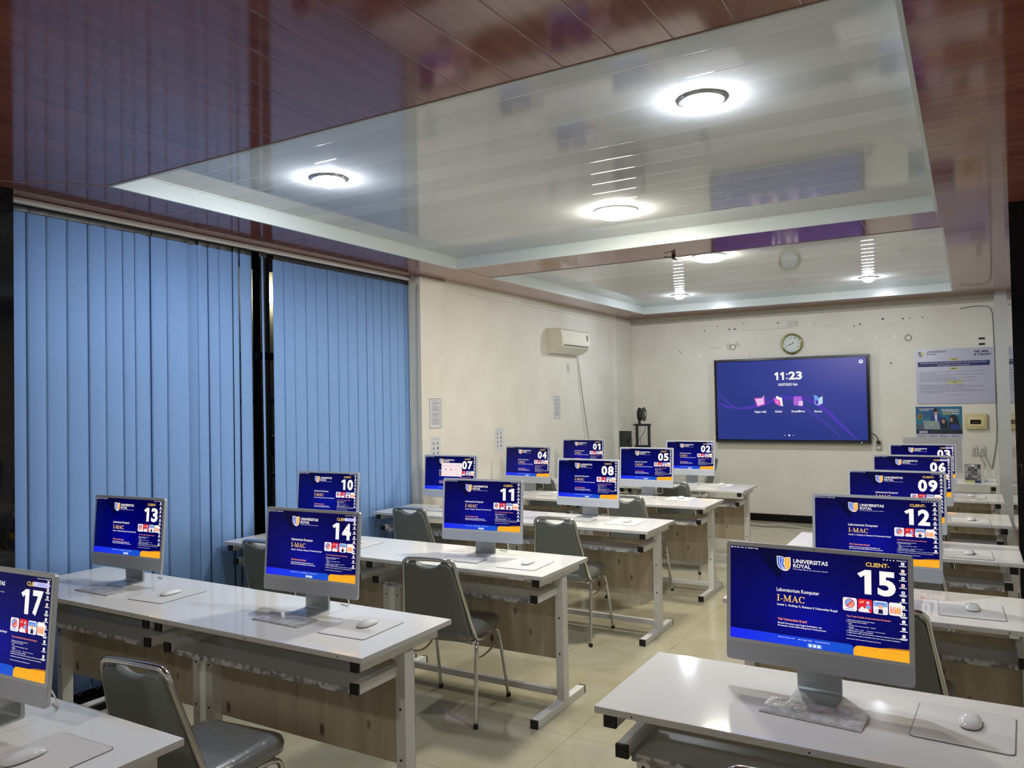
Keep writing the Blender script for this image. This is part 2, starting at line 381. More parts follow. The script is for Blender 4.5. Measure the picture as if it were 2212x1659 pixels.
# skirting and cornice
mb = MB(); mb.box(-4.35, 0.285, WY-0.018, WY, 0, 0.10, M_marble); struct(mb, 'baseboard_front')
mb = MB(); mb.box(XL, XL+0.018, 6.147, 10.4, 0, 0.10, M_marble); struct(mb, 'baseboard_left')
mb = MB()
mb.prism([(WY, ZC), (WY-0.055, ZC), (WY-0.04, ZC-0.03), (WY-0.018, ZC-0.045), (WY-0.018, ZC-0.085), (WY, ZC-0.085)], -4.35, 0.285, M_trim, 'yz'); struct(mb, 'trim_6')
mb = MB()
mb.prism([(XL, ZC), (XL+0.055, ZC), (XL+0.04, ZC-0.03), (XL+0.018, ZC-0.045), (XL+0.018, ZC-0.075), (XL, ZC-0.075)], 6.165, 10.4, M_wall, 'xz'); struct(mb, 'trim_7')

# ceiling: maroon planked frame around two raised white trays
def ceil_poly(mb, pts, mm):
    mb.prism(pts, ZC, ZC+0.02, mm, 'xy')
XA, XB = -5.0, XR_ROOM+0.1
mb = MB()
ceil_poly(mb, [(XA, YB-0.1), (XB, YB-0.1), (XB, C1[2]-(XB-C1[1])), (C1[1], C1[2]), (C1[0], C1[2]), (XA, C1[2]-(C1[0]-XA))], M_marY)       # near field, planks run forward
ceil_poly(mb, [(XA, C1[2]-(C1[0]-XA)), (C1[0], C1[2]), (C1[0], C1[3]), (C2[0], C2[2]), (C2[0], C2[3]), (XA, C2[3]+0.9)], M_marX)         # left strip
ceil_poly(mb, [(XB, C1[2]-(XB-C1[1])), (XB, C2[3]+1.2), (C2[1], C2[3]), (C2[1], C2[2]), (C1[1], C1[3]), (C1[1], C1[2])], M_marX)        # right strip
ceil_poly(mb, [(C1[0], C1[3]), (C1[1], C1[3]), (C2[1], C2[2]), (C2[0], C2[2])], M_marY)                                      # strip between the trays
ceil_poly(mb, [(XA, C2[3]+0.9), (C2[0], C2[3]), (C2[1], C2[3]), (XB, C2[3]+1.2), (XA, C2[3]+1.2)], M_marX)
for (x0, x1, y0, y1) in (C1, C2):
    mb.box(x0, x1, y0, y1, COF_Z, COF_Z+0.02, M_cof)
    t = 0.012; e = 0.004
    g = 0.005
    mb.box(x0-t, x0+g, y0-t, y1+t, ZC-e, COF_Z+.01, M_cofside); mb.box(x1-g, x1+t, y0-t, y1+t, ZC-e, COF_Z+.01, M_cofside)
    mb.box(x0+g, x1-g, y0-t, y0+g, ZC-e, COF_Z+.01, M_cofside); mb.box(x0+g, x1-g, y1-g, y1+t, ZC-e, COF_Z+.01, M_cofside)
    # small quarter bead where the tray meets its upstand
    mb.box(x0, x1, y1-0.012, y1, COF_Z-0.008, COF_Z, M_cofside); mb.box(x0, x0+0.012, y0, y1, COF_Z-0.008, COF_Z, M_cofside)
    mb.box(x0, x1, y0, y0+0.012, COF_Z-0.008, COF_Z, M_cofside); mb.box(x1-0.012, x1, y0, y1, COF_Z-0.008, COF_Z, M_cofside)
def seam(p, q, w=0.004):
    d = Vector((q[0]-p[0], q[1]-p[1])).normalized(); n = Vector((-d.y, d.x))*w
    mb.prism([(p[0]+n.x, p[1]+n.y), (q[0]+n.x, q[1]+n.y), (q[0]-n.x, q[1]-n.y), (p[0]-n.x, p[1]-n.y)], ZC-0.002, ZC+0.001, M_seam, 'xy')
seam((C1[0], C1[2]), (C1[0]-0.54, C1[2]-0.54)); seam((C2[0], C2[3]), (XL+0.03, WY-0.03)); seam((C1[1], C1[3]), (C2[1], C2[2])); seam((C1[0], C1[3]), (C2[0], C2[2]))
struct(mb, 'ceiling')

# window wall behind the blinds: black steel frame, transom, panes
wx = -4.58
mb = MB()
mb.box(wx-0.04, wx+0.04, 2.215, 5.776, 2.055, 2.11, M_frame)
for y0, y1 in ((2.215, 2.27), (3.80, 3.85), (4.06, 4.15), (5.0, 5.05), (5.72, 5.776)): mb.box(wx-0.04, wx+0.04, y0, y1, 0.1, ZC, M_frame)
mb.box(wx-0.04, wx+0.04, 2.215, 5.776, 0.1, 0.16, M_frame); mb.box(wx-0.04, wx+0.04, 2.215, 5.776, ZC-0.03, ZC, M_frame)
wf = struct(mb, 'window_1')
mb = MB(); mb.box(wx-0.003, wx+0.003, 2.27, 5.72, 0.16, ZC-0.03, M_glass); mb.build('pane', wf)
mb = MB(); mb.box(-4.70, -4.30, 2.215, 5.776, 0.0, 0.035, M_marble); struct(mb, 'trim_8')
# porch outside, in the dark
mb = MB(); mb.box(-8.6, -5.02, 1.0, 9.0, -0.05, 0.0, mat('porch_slab', (110, 106, 98), 0.7)); struct(mb, 'trim_9')
mb = MB(); mb.box(-8.6, -8.5, 1.0, 12.0, 0, 3.6, mat('house_wall_beige', (196, 184, 150), 0.8)); tag(mb.build('neighbouring_wall'), 'beige house wall seen outside through the gap in the blue blinds', 'wall')
t = empty('iron_gate', (-6.0, 4.6, 0)); tag(t, 'black iron gate with a ring ornament, outside through the gap in the blinds', 'gate')
mb = MB(); mb.box(-0.02, 0.02, 0, 1.8, 0.05, 0.10, M_frame); mb.box(-0.02, 0.02, 0, 1.8, 1.72, 1.78, M_frame); mb.box(-0.02, 0.02, 0, 0.04, 0, 2.0, M_frame); mb.box(-0.02, 0.02, 1.76, 1.8, 0, 2.0, M_frame); mb.box(-0.02, 0.02, 0, 1.8, 1.0, 1.04, M_frame); mb.build('gate_frame', t)
for i in range(9):
    mb = MB(); yy = 0.12+i*0.19
    mb.tube([(0, yy, 0.1), (0, yy, 1.72)], 0.009, M_frame, 6); mb.build('bar', t)
mb = MB(); mb.tube([(0.02, 0.9+0.09*cos(a*pi/12), 1.31+0.09*sin(a*pi/12)) for a in range(24)], 0.014, M_frame, 8, closed=True); mb.tube([(0.02, 0.9, 1.23), (0.02, 0.87, 1.3), (0.02, 0.9, 1.39), (0.02, 0.93, 1.3), (0.02, 0.9, 1.23)], 0.009, M_frame, 8); mb.build('ring_ornament', t)
t = empty('porch_lamp', (-8.46, 7.70, 3.30)); tag(t, 'small lit white lamp outside, high in the gap between the blinds', 'lamp')
mb = MB(); mb.box(-0.02, 0.06, -0.06, 0.06, -0.14, 0.10, E('porch_lamp_lit', (255, 250, 240), 90.0), 0.02); mb.build('lamp_shade', t)
mb = MB(); mb.box(-.04, -.02, -.03, .03, -.05, .05, M_frame); mb.build('bracket', t)

# ------------------------------------------------------------------ vertical blind
t = empty('vertical_blind', (-4.487, 2.22, 0)); tag(t, 'blue fabric vertical blind across the left window, slats parted at one gap', 'blind')
mb = MB(); mb.box(-0.02, 0.03, 0.0, 3.545, ZC-0.035, ZC-0.002, M_track, 0.006); mb.build('headrail', t)
edges = [2.215, 2.274, 2.364, 2.472, 2.59, 2.714, 2.823, 2.934, 3.02, 3.125, 3.243, 3.386, 3.48, 3.562, 3.651, 3.749]
edges = edges[:1]+edges[1:]
spans = [(edges[i], edges[i+1]) for i in range(len(edges)-1)] + [(3.765, 3.827), (3.827, 3.94)]
e2 = [4.137, 4.247, 4.352, 4.474, 4.588, 4.716, 4.835, 4.947, 5.068, 5.187, 5.278, 5.391, 5.50, 5.613, 5.715, 5.765]
spans += [(e2[i], e2[i+1]) for i in range(len(e2)-1)]
rnd = random.Random(4)
def slat(y0, y1, xf, xb, sway=0.0):
    y0 -= 2.22; y1 -= 2.22; mb = MB(); n = 8; vv = []; ff = []
    zt, zb = ZC-0.075, 0.075
    for z in (zt, 1.9, 1.0, zb):
        k = (zt-z)/(zt-zb)
        for i in range(n+1):
            s_ = i/n; x = xf+(xb-xf)*s_+0.006*sin(pi*s_); y = y0+(y1-y0)*s_+sway*k
            vv.append((x, y, z)); 
    m_ = n+1
    for j in range(3):
        for i in range(n): ff.append((j*m_+i, j*m_+i+1, (j+1)*m_+i+1, (j+1)*m_+i))
    mb.add(vv, ff, M_blind, True)
    o = mb.build('slat', t, recalc=False); md = o.modifiers.new('thick', 'SOLIDIFY'); md.thickness = 0.0008
    mb = MB(); mb.box((xf+xb)/2-0.004, (xf+xb)/2+0.010, (y0+y1)/2-0.45*(y1-y0), (y0+y1)/2+0.42*(y1-y0), zt-0.002, zt+0.034, M_cap, 0.003); mb.build('hanger', o)
    mb = MB(); mb.box(xb-0.002, xb+0.004, y0+(y1-y0)*0.1, y1-(y1-y0)*0.1, zb, zb+0.03, M_blind); mb.build('weight', o)
for k, (a, b_) in enumerate(spans):
    if k == 11: slat(a-0.006, b_+0.008, -0.040, 0.012)
    elif k in (8, 12): slat(a-0.012, b_+0.010, 0.008, -0.010)
    elif k in (15, 16): slat(a, b_+0.004, 0.004, -0.012)
    else: slat(a-0.006, b_+0.016, 0.0045+rnd.uniform(-.001, .001), -0.0025+rnd.uniform(-.001, .001), rnd.uniform(-.008, .008) if k < 15 else 0.0)
slat(3.995, 4.077, 0.035, -0.035, 0.015)
mb = MB(); mb.tube([(0.03, 3.54, ZC-0.05), (0.035, 3.545, 1.5), (0.03, 3.55, 0.35), (0.03, 3.535, 0.33), (0.028, 3.53, 1.5), (0.03, 3.53, ZC-0.05)], 0.003, M_cable, 6); mb.build('pull_cord', t)
bc = mb = MB()
for i in range(0, 9): mb.tube([(-0.03, 0.05+0.11*i, 0.10), (-0.02, 0.105+0.11*i, 0.05), (-0.03, 0.16+0.11*i, 0.10)], 0.0018, M_cable, 5)
mb.build('bottom_chain', t)

# ------------------------------------------------------------------ lamps
M_lensc = E('downlight_lens', (238, 244, 255), DOWN_E); M_lensw = E('panel_lens', (255, 250, 236), PANEL_E)
def downlight(x, y, label):
    t = empty('downlight', (x, y, COF_Z)); tag(t, label, 'ceiling light', 'recessed downlights with chrome rims')
    mb = MB(); mb.lathe([(0.098, 0), (0.099, -0.006), (0.092, -0.011), (0.08, -0.009), (0.07, -0.004), (0.062, -0.002)], mat('satin_rim', (190, 192, 192), 0.2, metal=0.8), 40); mb.build('rim', t)
    mb = MB(); mb.lathe([(0.062, -0.003), (0.060, -0.020), (0.050, -0.038), (0.028, -0.049), (0.001, -0.052)], M_lensc, 32); mb.build('lens', t)
downlight(-3.060, 3.237, 'white-lit chrome-rimmed downlight in the near ceiling tray, on the blind side')
downlight(-0.942, 3.245, 'white-lit chrome-rimmed downlight in the near ceiling tray, farther from the blinds')
downlight(-3.050, 9.336, 'small lit downlight at the far end of the far ceiling tray, nearer the left wall')
downlight(-0.911, 9.251, 'small lit downlight at the far end of the far ceiling tray, on the poster side')
M_lensfill = E('fill_lens', (252, 250, 244), 105.0)
def panel_lamp(x, y, label, z=COF_Z, lens=None):
    t = empty('ceiling_lamp', (x, y, z)); tag(t, label, 'ceiling light', 'round warm lamps in the middle of the ceiling trays')
    mb = MB(); mb.lathe([(0.148, 0), (0.148, -0.010), (0.1455, -0.014), (0.143, -0.012)], mat('lamp_rim_white', (230, 230, 224), 0.3), 40); mb.build('rim', t)
    mb = MB(); mb.lathe([(0.1445, -0.012), (0.138, -0.033), (0.100, -0.047), (0.05, -0.052), (0.001, -0.053)], lens or M_lensw, 32); mb.build('lens', t)
panel_lamp(-2.013, 4.855, 'bright round warm ceiling lamp in the near ceiling tray')
panel_lamp(-1.969, 6.898, 'bright round warm ceiling lamp in the far ceiling tray')
panel_lamp(-2.0, -0.9, 'added round fill lamp on the maroon ceiling behind the camera, out of view', ZC, M_lensfill)  # unseen lamp, added to brighten the near computers from behind the camera
t = empty('ceiling_hook', (-2.055, 6.161, ZC)); tag(t, 'small black hook fixed to the maroon strip between the ceiling trays', 'hook')
mb = MB(); mb.cyl((0, 0, -0.035), 0.016, 0.035, M_cap, 16); mb.build('base', t)
mb = MB(); mb.tube([(0.01, 0, -0.02), (-0.03, -0.02, -0.022), (-0.07, -0.03, -0.016)], 0.004, M_cap, 6); mb.tube([(0.0, 0, -0.03), (0.02, 0.01, -0.045)], 0.006, M_cap, 6); mb.build('arm', t)

# ------------------------------------------------------------------ desks
def make_desk(w=1.235):
    t = empty('computer_desk'); h = w/2; f = -DD/2; bk = DD/2
    mb = MB(); mb.box(-h, h, f, bk, DH-0.004, DH, M_white); mb.box(-h, h, f, bk, DH-0.021, DH-0.004, M_edge); top = mb.build('tabletop', t, bevel=0.0012)
    for x in (-h+0.12, 0.0, h-0.12):
        mb = MB(); mb.cyl((x, f-0.0008, DH-0.012), 0.0028, 0.003, M_cap, 10, 'y'); mb.build('screw', top)
    for s in (-1, 1):
        xc = s*(h-0.046); xr = s*(h-0.072)
        def caps(o, x0, x1, y, z0, z1, d):
            mb = MB(); mb.box(x0, x1, min(y, y+d), max(y, y+d), z0, z1, M_cap, 0.002); mb.build('end_cap', o)
        mb = MB(); mb.box(xc-0.02, xc+0.02, f+0.02, 0.22, DH-0.061, DH-0.021, M_steel); a = mb.build('support_arm', t, bevel=0.002); caps(a, xc-0.0205, xc+0.0205, f+0.02, DH-0.0615, DH-0.0215, -0.012)
        mb = MB(); mb.box(xr-0.02, xr+0.02, f+0.045, 0.03, 0.632, 0.672, M_steel); a = mb.build('tray_rail', t, bevel=0.002); caps(a, xr-0.0205, xr+0.0205, f+0.045, 0.6315, 0.6725, -0.012)
        mb = MB(); mb.box(xc-0.024, xc+0.024, -0.01, 0.05, 0.045, DH-0.061, M_steel); a = mb.build('leg', t, bevel=0.002)
        for z in (0.30, 0.50):
            mb = MB(); mb.cyl((xc, -0.013, z), 0.005, 0.004, M_cap, 10, 'y'); mb.build('bolt', a)
        mb = MB(); mb.box(xc-0.022, xc+0.022, f-0.025, bk-0.03, 0, 0.045, M_steel); a = mb.build('foot', t, bevel=0.002); caps(a, xc-0.0225, xc+0.0225, f-0.025, 0.0, 0.0455, -0.012); caps(a, xc-0.0225, xc+0.0225, bk-0.03, 0.0, 0.0455, 0.012)
    mb = MB(); mb.box(-h+0.093, h-0.093, f+0.065, -0.0, 0.628, 0.640, M_tray); mb.box(-h+0.093, h-0.093, f+0.060, f+0.065, 0.618, 0.641, M_trayedge); mb.build('keyboard_tray', t)
    mb = MB(); mb.box(-h+0.03, h-0.03, 0.05, 0.064, 0.25, 0.665, M_ply); mb.build('back_panel', t)
    mb = MB(); mb.box(-h+0.066, h-0.066, 0.015, 0.045, 0.055, 0.09, M_steel); mb.build('stretcher', t, bevel=0.002)
    mb = MB(); mb.box(-h+0.062, h-0.062, 0.16, 0.19, DH-0.061, DH-0.021, M_steel); mb.build('cross_rail', t, bevel=0.002)
    return t
DW = 1.235
desk0 = None
YBACK = {1: 8.301, 2: 7.055, 3: 5.729, 4: 4.188, 5: 2.751, 6: 1.430}
XRM = {1: -1.930, 2: -1.939, 3: -1.951, 4: -1.959, 5: -1.933, 6: -1.924}
YBR = {1: 8.309, 2: 6.938, 3: 5.567, 4: 4.17, 5: 2.742}
def place_desk(xc, yb, label, rz=0.0, group='white lab desks in rows'):
    global desk0
    if desk0 is None: o = desk0 = make_desk(DW)
    else: o = copy_tree(desk0)
    o.location = (xc, yb-DD/2, 0); o.rotation_euler = (0, 0, rz)
    tag(o, label, 'desk', group); return o
DX = {}
for r in range(1, 7):
    xm = XRM[r]-DW/2; xl_ = XRM[r]-DW-0.002-DW/2+0.0
    num = lambda c: 3*(r-1)+c
    place_desk(xm, YBACK[r], 'white laminate desk under the computer showing number %02d' % num(2))
    lab = 'white laminate desk under the computer showing number %02d' % num(1) if r < 6 else 'white desk at the blind end, joined to the desk under computer 17'
    if r == 6: place_desk(xl_, YBACK[r]+0.012, lab)
    else: place_desk(xl_, YBACK[r]+0.004, lab)
    DX[num(2)] = (xm, YBACK[r]); DX[num(1)] = (xl_, YBACK[r])
for r in range(1, 6):
    place_desk(-0.388, YBR[r], 'white laminate desk under the computer showing number %02d' % (3*r)); DX[3*r] = (-0.388, YBR[r])
place_desk(-0.388, 9.68, 'white desk nearest the front wall, carrying a computer turned away and a picture card')

# ------------------------------------------------------------------ computers
SW, SH = 0.521, 0.293; PW, PH = 0.547, 0.375; TILT = radians(4.5)
PT = Matrix.Translation((0, 0, 0.0)) @ Matrix.Translation((0, 0.0, 0.455)) @ Matrix.Rotation(-TILT, 4, 'X')   # panel frame: origin = top front edge centre, z up
def serif(fl, txt, u0, v0, u1, v1, mm, layer):
    """slab-serif capitals built from bars"""
    W_ = {'I': 0.34, '-': 0.34, 'M': 0.95, 'A': 0.78, 'C': 0.72}; gap = 0.05
    tot = sum(W_[c] for c in txt)+gap*(len(txt)-1); x = 0.0
    X = lambda a: u0+(u1-u0)*a/tot
    Y = lambda b_: v1-(v1-v0)*b_
    def q(*pts): fl.poly([(X(x+a), Y(b_)) for a, b_ in pts], mm, layer)
    for c in txt:
        w = W_[c]
        if c == 'I': q((.1, 0), (.24, 0), (.24, 1), (.1, 1)); q((0, 0), (w, 0), (w, .06), (0, .06)); q((0, .94), (w, .94), (w, 1), (0, 1))
        if c == '-': q((.03, .27), (w-.03, .27), (w-.03, .38), (.03, .38))
        if c == 'M':
            q((.10, 0), (.15, 0), (.15, 1), (.10, 1)); q((.72, 0), (.86, 0), (.86, 1), (.72, 1)); q((.05, 1), (.20, 1), (.50, .18), (.45, 0), (.42, 0)); q((.42, 0), (.5, .18), (.74, 1), (.90, 1), (.46, 0))
            q((0, 0), (.26, 0), (.26, .06), (0, .06)); q((.64, 0), (w, 0), (w, .06), (.64, .06)); q((.72, .94), (w, .94), (w, 1), (.72, 1)); q((0, .94), (.2, .94), (.2, 1), (0, 1))
        if c == 'A':
            q((.06, 0), (.11, 0), (.42, 1), (.37, 1)); q((.56, 0), (.72, 0), (.42, 1), (.37, .98), (.32, .84)); q((.2, .3), (.6, .3), (.6, .37), (.2, .37))
            q((0, 0), (.24, 0), (.24, .06), (0, .06)); q((.48, 0), (w, 0), (w, .06), (.48, .06))
        if c == 'C':
            fl.stroke([(X(x+.40+.33*cos(radians(a))), Y(.5+.46*sin(radians(a)))) for a in range(48, 319, 15)], [ (u1-u0)/tot*(.02+.055*abs(cos(radians(a)))) for a in range(48, 319, 15)], mm, layer)
            q((.62, .66), (.67, .66), (.67, .98), (.64, .98))
        x += w+gap
def crest(fl, u0, v0, u1, v1, white=S_white, blue=S_blue, org=S_orange, L0=2):
    """shield: blue R half and orange U half inside a pale outline"""
    X = lambda a: u0+(u1-u0)*a
    Y = lambda b_: v0+(v1-v0)*b_
    out = [(0, 0), (.34, 0), (.48, .05), (.55, .11), (.64, .04), (1, .03), (1.01, .60), (.95, .80), (.83, .95), (.66, 1.02), (.50, 1.01), (.30, .93), (.12, .78), (.03, .58)]
    fl.poly([(X(a), Y(b_)) for a, b_ in out], white, L0)
    fl.poly([(X(a), Y(b_)) for a, b_ in [(.05, .04), (.33, .04), (.45, .09), (.53, .2), (.53, .36), (.47, .47), (.53, .60), (.60, .80), (.66, .94), (.50, .96), (.33, .89), (.17, .75), (.08, .57)]], blue, L0+1)
    fl.poly([(X(a), Y(b_)) for a, b_ in [(.57, .15), (.66, .075), (.95, .07), (.96, .60), (.90, .78), (.80, .91), (.70, .95), (.62, .78), (.57, .62)]], org, L0+1)
    fl.stroke([(X(a), Y(b_)) for a, b_ in [(.19, .05), (.19, .48), (.27, .66), (.38, .80), (.54, .95)]], (u1-u0)*.02, white, L0+2)
    fl.stroke([(X(a), Y(b_)) for a, b_ in [(.29, .16), (.38, .17), (.42, .24), (.41, .35), (.33, .41), (.36, .56), (.46, .76), (.58, .92)]], (u1-u0)*.02, white, L0+2)
    fl.stroke([(X(a), Y(b_)) for a, b_ in [(.76, .08), (.76, .55), (.66, .8)]], (u1-u0)*.015, white, L0+2)
def tiles(fl):
    T = [(0.658, 0.431, 0.733, 0.563), (0.739, 0.430, 0.814, 0.561), (0.820, 0.433, 0.895, 0.562), (0.901, 0.432, 0.968, 0.558)]
    for i, (a, b_, c, d) in enumerate(T):
        X = lambda s: a+(c-a)*s
        Y = lambda s: b_+(d-b_)*s
        fl.rr(a, b_, c, d, 0.010, S_red if i == 1 else S_white, 2)
        P = lambda pts, mm, l=3: fl.poly([(X(p), Y(q)) for p, q in pts], mm, l)
        if i == 0:
            P(ell(.5, .42, .34, .34), S_sky); P(ell(.58, .48, .2, .22, 14), S_red2, 4); fl.stroke([(X(.26), Y(.66)), (X(.74), Y(.18))], .0028, S_red, 5)
            fl.stroke([(X(.5+.34*cos(k*pi/10)), Y(.42+.34*sin(k*pi/10))) for k in range(21)], .0016, S_red, 5); fl.rect(X(.16), Y(.84), X(.84), Y(.9), S_sky, 3)
        if i == 1:
            P([(.0, .9), (.3, .55), (.5, .75), (.6, .5), (.85, .98), (.1, .99)], S_white); P([(.1, .2), (.45, .1), (.4, .3), (.12, .34)], S_red2); P(ell(.7, .25, .12, .12, 10), S_note, 4); P([(.55, .45), (.85, .4), (.9, .7), (.6, .72)], S_sky, 4)
        if i == 2:
            P([(.03, .08), (.97, .08), (.97, .42), (.03, .42)], S_sky); fl.text('STOP', X(.22), Y(.10), X(.78), Y(.24), S_blue, 4, .03, 1); P(ell(.5, .48, .17, .15, 12), S_skin, 5); P([(.34, .46), (.36, .3), (.62, .28), (.67, .46), (.5, .38)], S_red2, 6)
            P([(.36, .62), (.64, .62), (.68, .95), (.32, .95)], S_nav, 4); P([(.05, .75), (.3, .6), (.34, .66), (.1, .9)], S_note, 4); P([(.95, .75), (.7, .6), (.66, .66), (.9, .9)], S_note, 4)
        if i == 3:
            for k, mm in enumerate((S_red2, S_pink, S_red2, S_orange, S_red2)):
                P(ell(.14+.17*k, .36+.04*(k % 2), .07, .07, 8), mm, 4); P([(.07+.17*k, .44), (.21+.17*k, .44), (.22+.17*k, .8), (.06+.17*k, .8)], mm, 4)
            P([(.04, .82), (.96, .82), (.96, .86), (.04, .86)], S_brown, 4)
def wallpaper():
    fl = Flat(SW, SH, -SW/2, 0, 0)
    fl.poly([(0, 0), (1, 0), (1, 1), (0, 1)], S_bg, 0)
    fl.poly([(0.135, 0), (0.36, 0), (0.325, 0.14), (0.30, 0.325)], S_tri, 1); fl.stroke([(.30, .32), (.42, .50)], .0012, S_line, 1)
    fl.poly([(0, .893), (.3, .898), (.66, .899)]+[(.69+.02*sin(a*pi/8), .92-.02*cos(a*pi/8)*1) for a in range(0, 5)]+[(.712, .96), (.712, 1), (0, 1)], S_band, 1)
    fl.poly([(.84, .90), (.90, .882), (1, .872), (1, .91)], S_brown, 1)
    fl.poly([(.712, 1), (.712, .945), (.717, .92), (.729, .905), (.745, .90), (.9, .895), (1, .888), (1, 1)], S_orange, 2)
    fl.text('Universitas Royal  Kota Kisaran', .745, .921, .84, .930, S_brown, 3, 0, 1); fl.text('www.universitasroyal.ac.id', .87, .921, .972, .930, S_brown, 3, 0, 1)
    fl.text('File  Edit  View  Go  Window  Help', .022, .009, .172, .026, S_white, 2, .02, 1); fl.poly(ell(.010, .017, .0045, .009, 10), S_white, 2)
    for u in (.878, .895, .912, .929): fl.poly(ell(u, .018, .0035, .006, 8), S_white, 2)
    fl.text('Wed 2 Jul 11.23', .943, .010, .992, .026, S_white, 2, .02, 1)
    crest(fl, .284, .075, .365, .224)
    fl.text('UNIVERSITAS', .381, .092, .578, .134, S_white, 2, .018); fl.text('ROYAL', .381, .143, .481, .182, S_white, 2, .018)
    fl.text('Berbudaya Mutu, Berwawasan Global', .381, .190, .576, .207, S_note, 2, .01, 1)
    fl.text('Laboratorium Komputer', .283, .408, .528, .458, S_white, 2, .008); serif(fl, 'I-MAC', .284, .480, .447, .548, S_yel, 2)
    fl.text('Lantai 1, Gedung C, Kampus 2 Universitas Royal', .285, .572, .627, .602, S_white, 2, .02, 1)
    fl.text('Visi Universitas Royal', .289, .723, .456, .755, S_red2, 2, .03, 1)
    fl.text('Menjadi Universitas yang Unggul, Berkarakter, dan', .289, .768, .541, .789, S_white, 2, .02, 1); fl.text('Berwawasan Global dalam Bidang Sosio Technopreneur', .289, .794, .565, .815, S_white, 2, .02, 1)
    fl.text('CLIENT-', .783, .058, .907, .100, S_yel, 2, .018)
    tiles(fl)
    fl.text('Tata Tertib Praktik di Laboratorium Komputer', .676, .608, .910, .630, S_red2, 2, .02, 1)
    rows = ['1. Mahasiswa wajib menjaga kebersihan', '2. Setiap praktikan wajib berpakaian', '   a. Pria', '   b. Wanita', '3. Mahasiswa wajib mematikan', '4. Mahasiswa tidak diperkenankan membawa makanan dan minuman', '5. Mahasiswa wajib merapikan kursi dan meja setelah praktikum', 'Informasi lebih lanjut hubungi Laboran']
    ys = [.650, .667, .685, .721, .757, .776, .802, .838]; ws = [.15, .11, .03, .04, .14, .29, .28, .18]
    for s_, y, w in zip(rows, ys, ws): fl.text(s_, .676+(.008 if w < .05 else 0), y, .676+w, y+.012, S_white, 2, .015, 1)
    fl.text('Kemeja dan celana panjang   Sepatu', .69, .703, .83, .715, S_white, 2, .01, 1); fl.text('Baju dan rok   Sepatu tertutup', .69, .740, .88, .750, S_white, 2, .01, 1)
    fl.text('@universitasroyal', .290, .918, .385, .931, S_white, 3, .01, 1); fl.text('0811 6262 1974', .405, .918, .485, .931, S_white, 3, .01, 1); fl.text('UniversitasRoyal', .50, .918, .583, .931, S_white, 3, .01, 1)
    fl.rr(.46, .951, .54, .992, .006, S_dock, 3)
    for u in (.475, .5, .523): fl.rr(u-.007, .958, u+.007, .985, .003, S_white, 4)
    cs = [S_sky, S_red2, S_green, S_red, S_blue, S_white, S_orange, S_nav, S_white, S_note, S_white]
    for i in range(11):
        v = .030+i*.0705; fl.rr(.966, v, .983, v+.03, .004, S_white, 4); fl.rr(.9705, v+.008, .9785, v+.022, .002, cs[i], 5); fl.rect(.955, v+.036, .993, v+.043, S_white, 4)
        if i % 3 == 1: fl.rect(.960, v+.047, .989, v+.053, S_white, 4)
    return fl
def number_flat(n):
    """the big client number, digits built to a heavy humanist shape"""
    fl = Flat(SW, SH, -SW/2, 0, 0)
    s = '%02d' % n
    for i, ch in enumerate(s):
        u0 = .737+.107*i; u1 = u0+.093
        if ch == '1':
            c = (u0+u1)/2+.006
            fl.poly([(c-.036, .178), (c-.006, .138), (c+.021, .138), (c+.021, .375), (c-.014, .375), (c-.014, .205), (c-.028, .222)], S_white, 3) if False else None
            fl.poly([(c-.010, .135), (c+.022, .135), (c+.022, .378), (c-.014, .378), (c-.014, .19)], S_white, 3)
            fl.poly([(c-.010, .135), (c-.014, .19), (c-.034, .216), (c-.052, .178)], S_white, 3)
        else: fl.text(ch, u0, .135, u1, .380, S_white, 3, .042, 4)
    return fl
def make_computer(screen_on=True):
    t = empty('desktop_computer')
    # housing: slim slab, rounded corners, chin
    out = rrect(-PW/2, PW/2, -PH, 0, 0.012, 5)
    mb = MB(); mb.prism(out, 0.0, 0.0115, M_alu, 'xz', True, PT); body = mb.build('housing', t, bevel=0.0008)
    # stand: foot plate and leaning neck, one bent sheet
    prof = [(-0.095, 0.0), (-0.095, 0.0045), (0.018, 0.006), (0.024, 0.012), (0.020, 0.26), (0.029, 0.26), (0.036, 0.008), (0.031, 0.0)]
    mb = MB(); mb.prism(prof, -0.066, 0.066, M_stand, 'yz'); mb.build('stand', t, bevel=0.0015)
    if screen_on:
        mb = MB()
        m_ = 0.0015
        mb.prism(rrect(-PW/2+m_, PW/2-m_, -0.3185, -m_, 0.010, 5), -0.0012, 0.0, M_bezel, 'xz', False, PT); mb.build('bezel', t)
        mb = MB(); mb.prism([(-PW/2+m_, -0.3195), (PW/2-m_, -0.3195)]+[p for p in rrect(-PW/2+m_, PW/2-m_, -PH+m_, -0.30, 0.010, 5) if p[1] < -0.33][::-1], -0.0010, 0.0, M_chin, 'xz', False, PT); mb.build('chin', t)
        mb = MB(); mb.cyl((0, 0, 0), 0.0017, 0.0006, M_dark, 12, 'y'); o = mb.build('camera_lens', t); o.matrix_local = PT @ Matrix.Translation((0, -0.0020, -0.0063))
    else:
        mb = MB(); mb.cyl((0, 0, 0), 0.008, 0.001, M_edge, 16, 'y'); o = mb.build('power_port', t); o.matrix_local = PT @ Matrix.Translation((0.22, 0.0118, -0.33))
    mb = MB(); mb.tube(smooth_path([(0.03, 0.02, 0.14), (0.08, 0.05, 0.13), (0.115, 0.085, 0.08), (0.12, 0.105, 0.02), (0.10, 0.12, 0.003), (0.04, 0.14, 0.003)], 2), 0.0028, M_cable, 8); mb.build('power_cable', t)
    return t
proto = make_computer(True)
wp = wallpaper(); scr = wp.build('screen', proto); scr.matrix_local = PT @ Matrix.Translation((0, -0.0016, -0.0128))
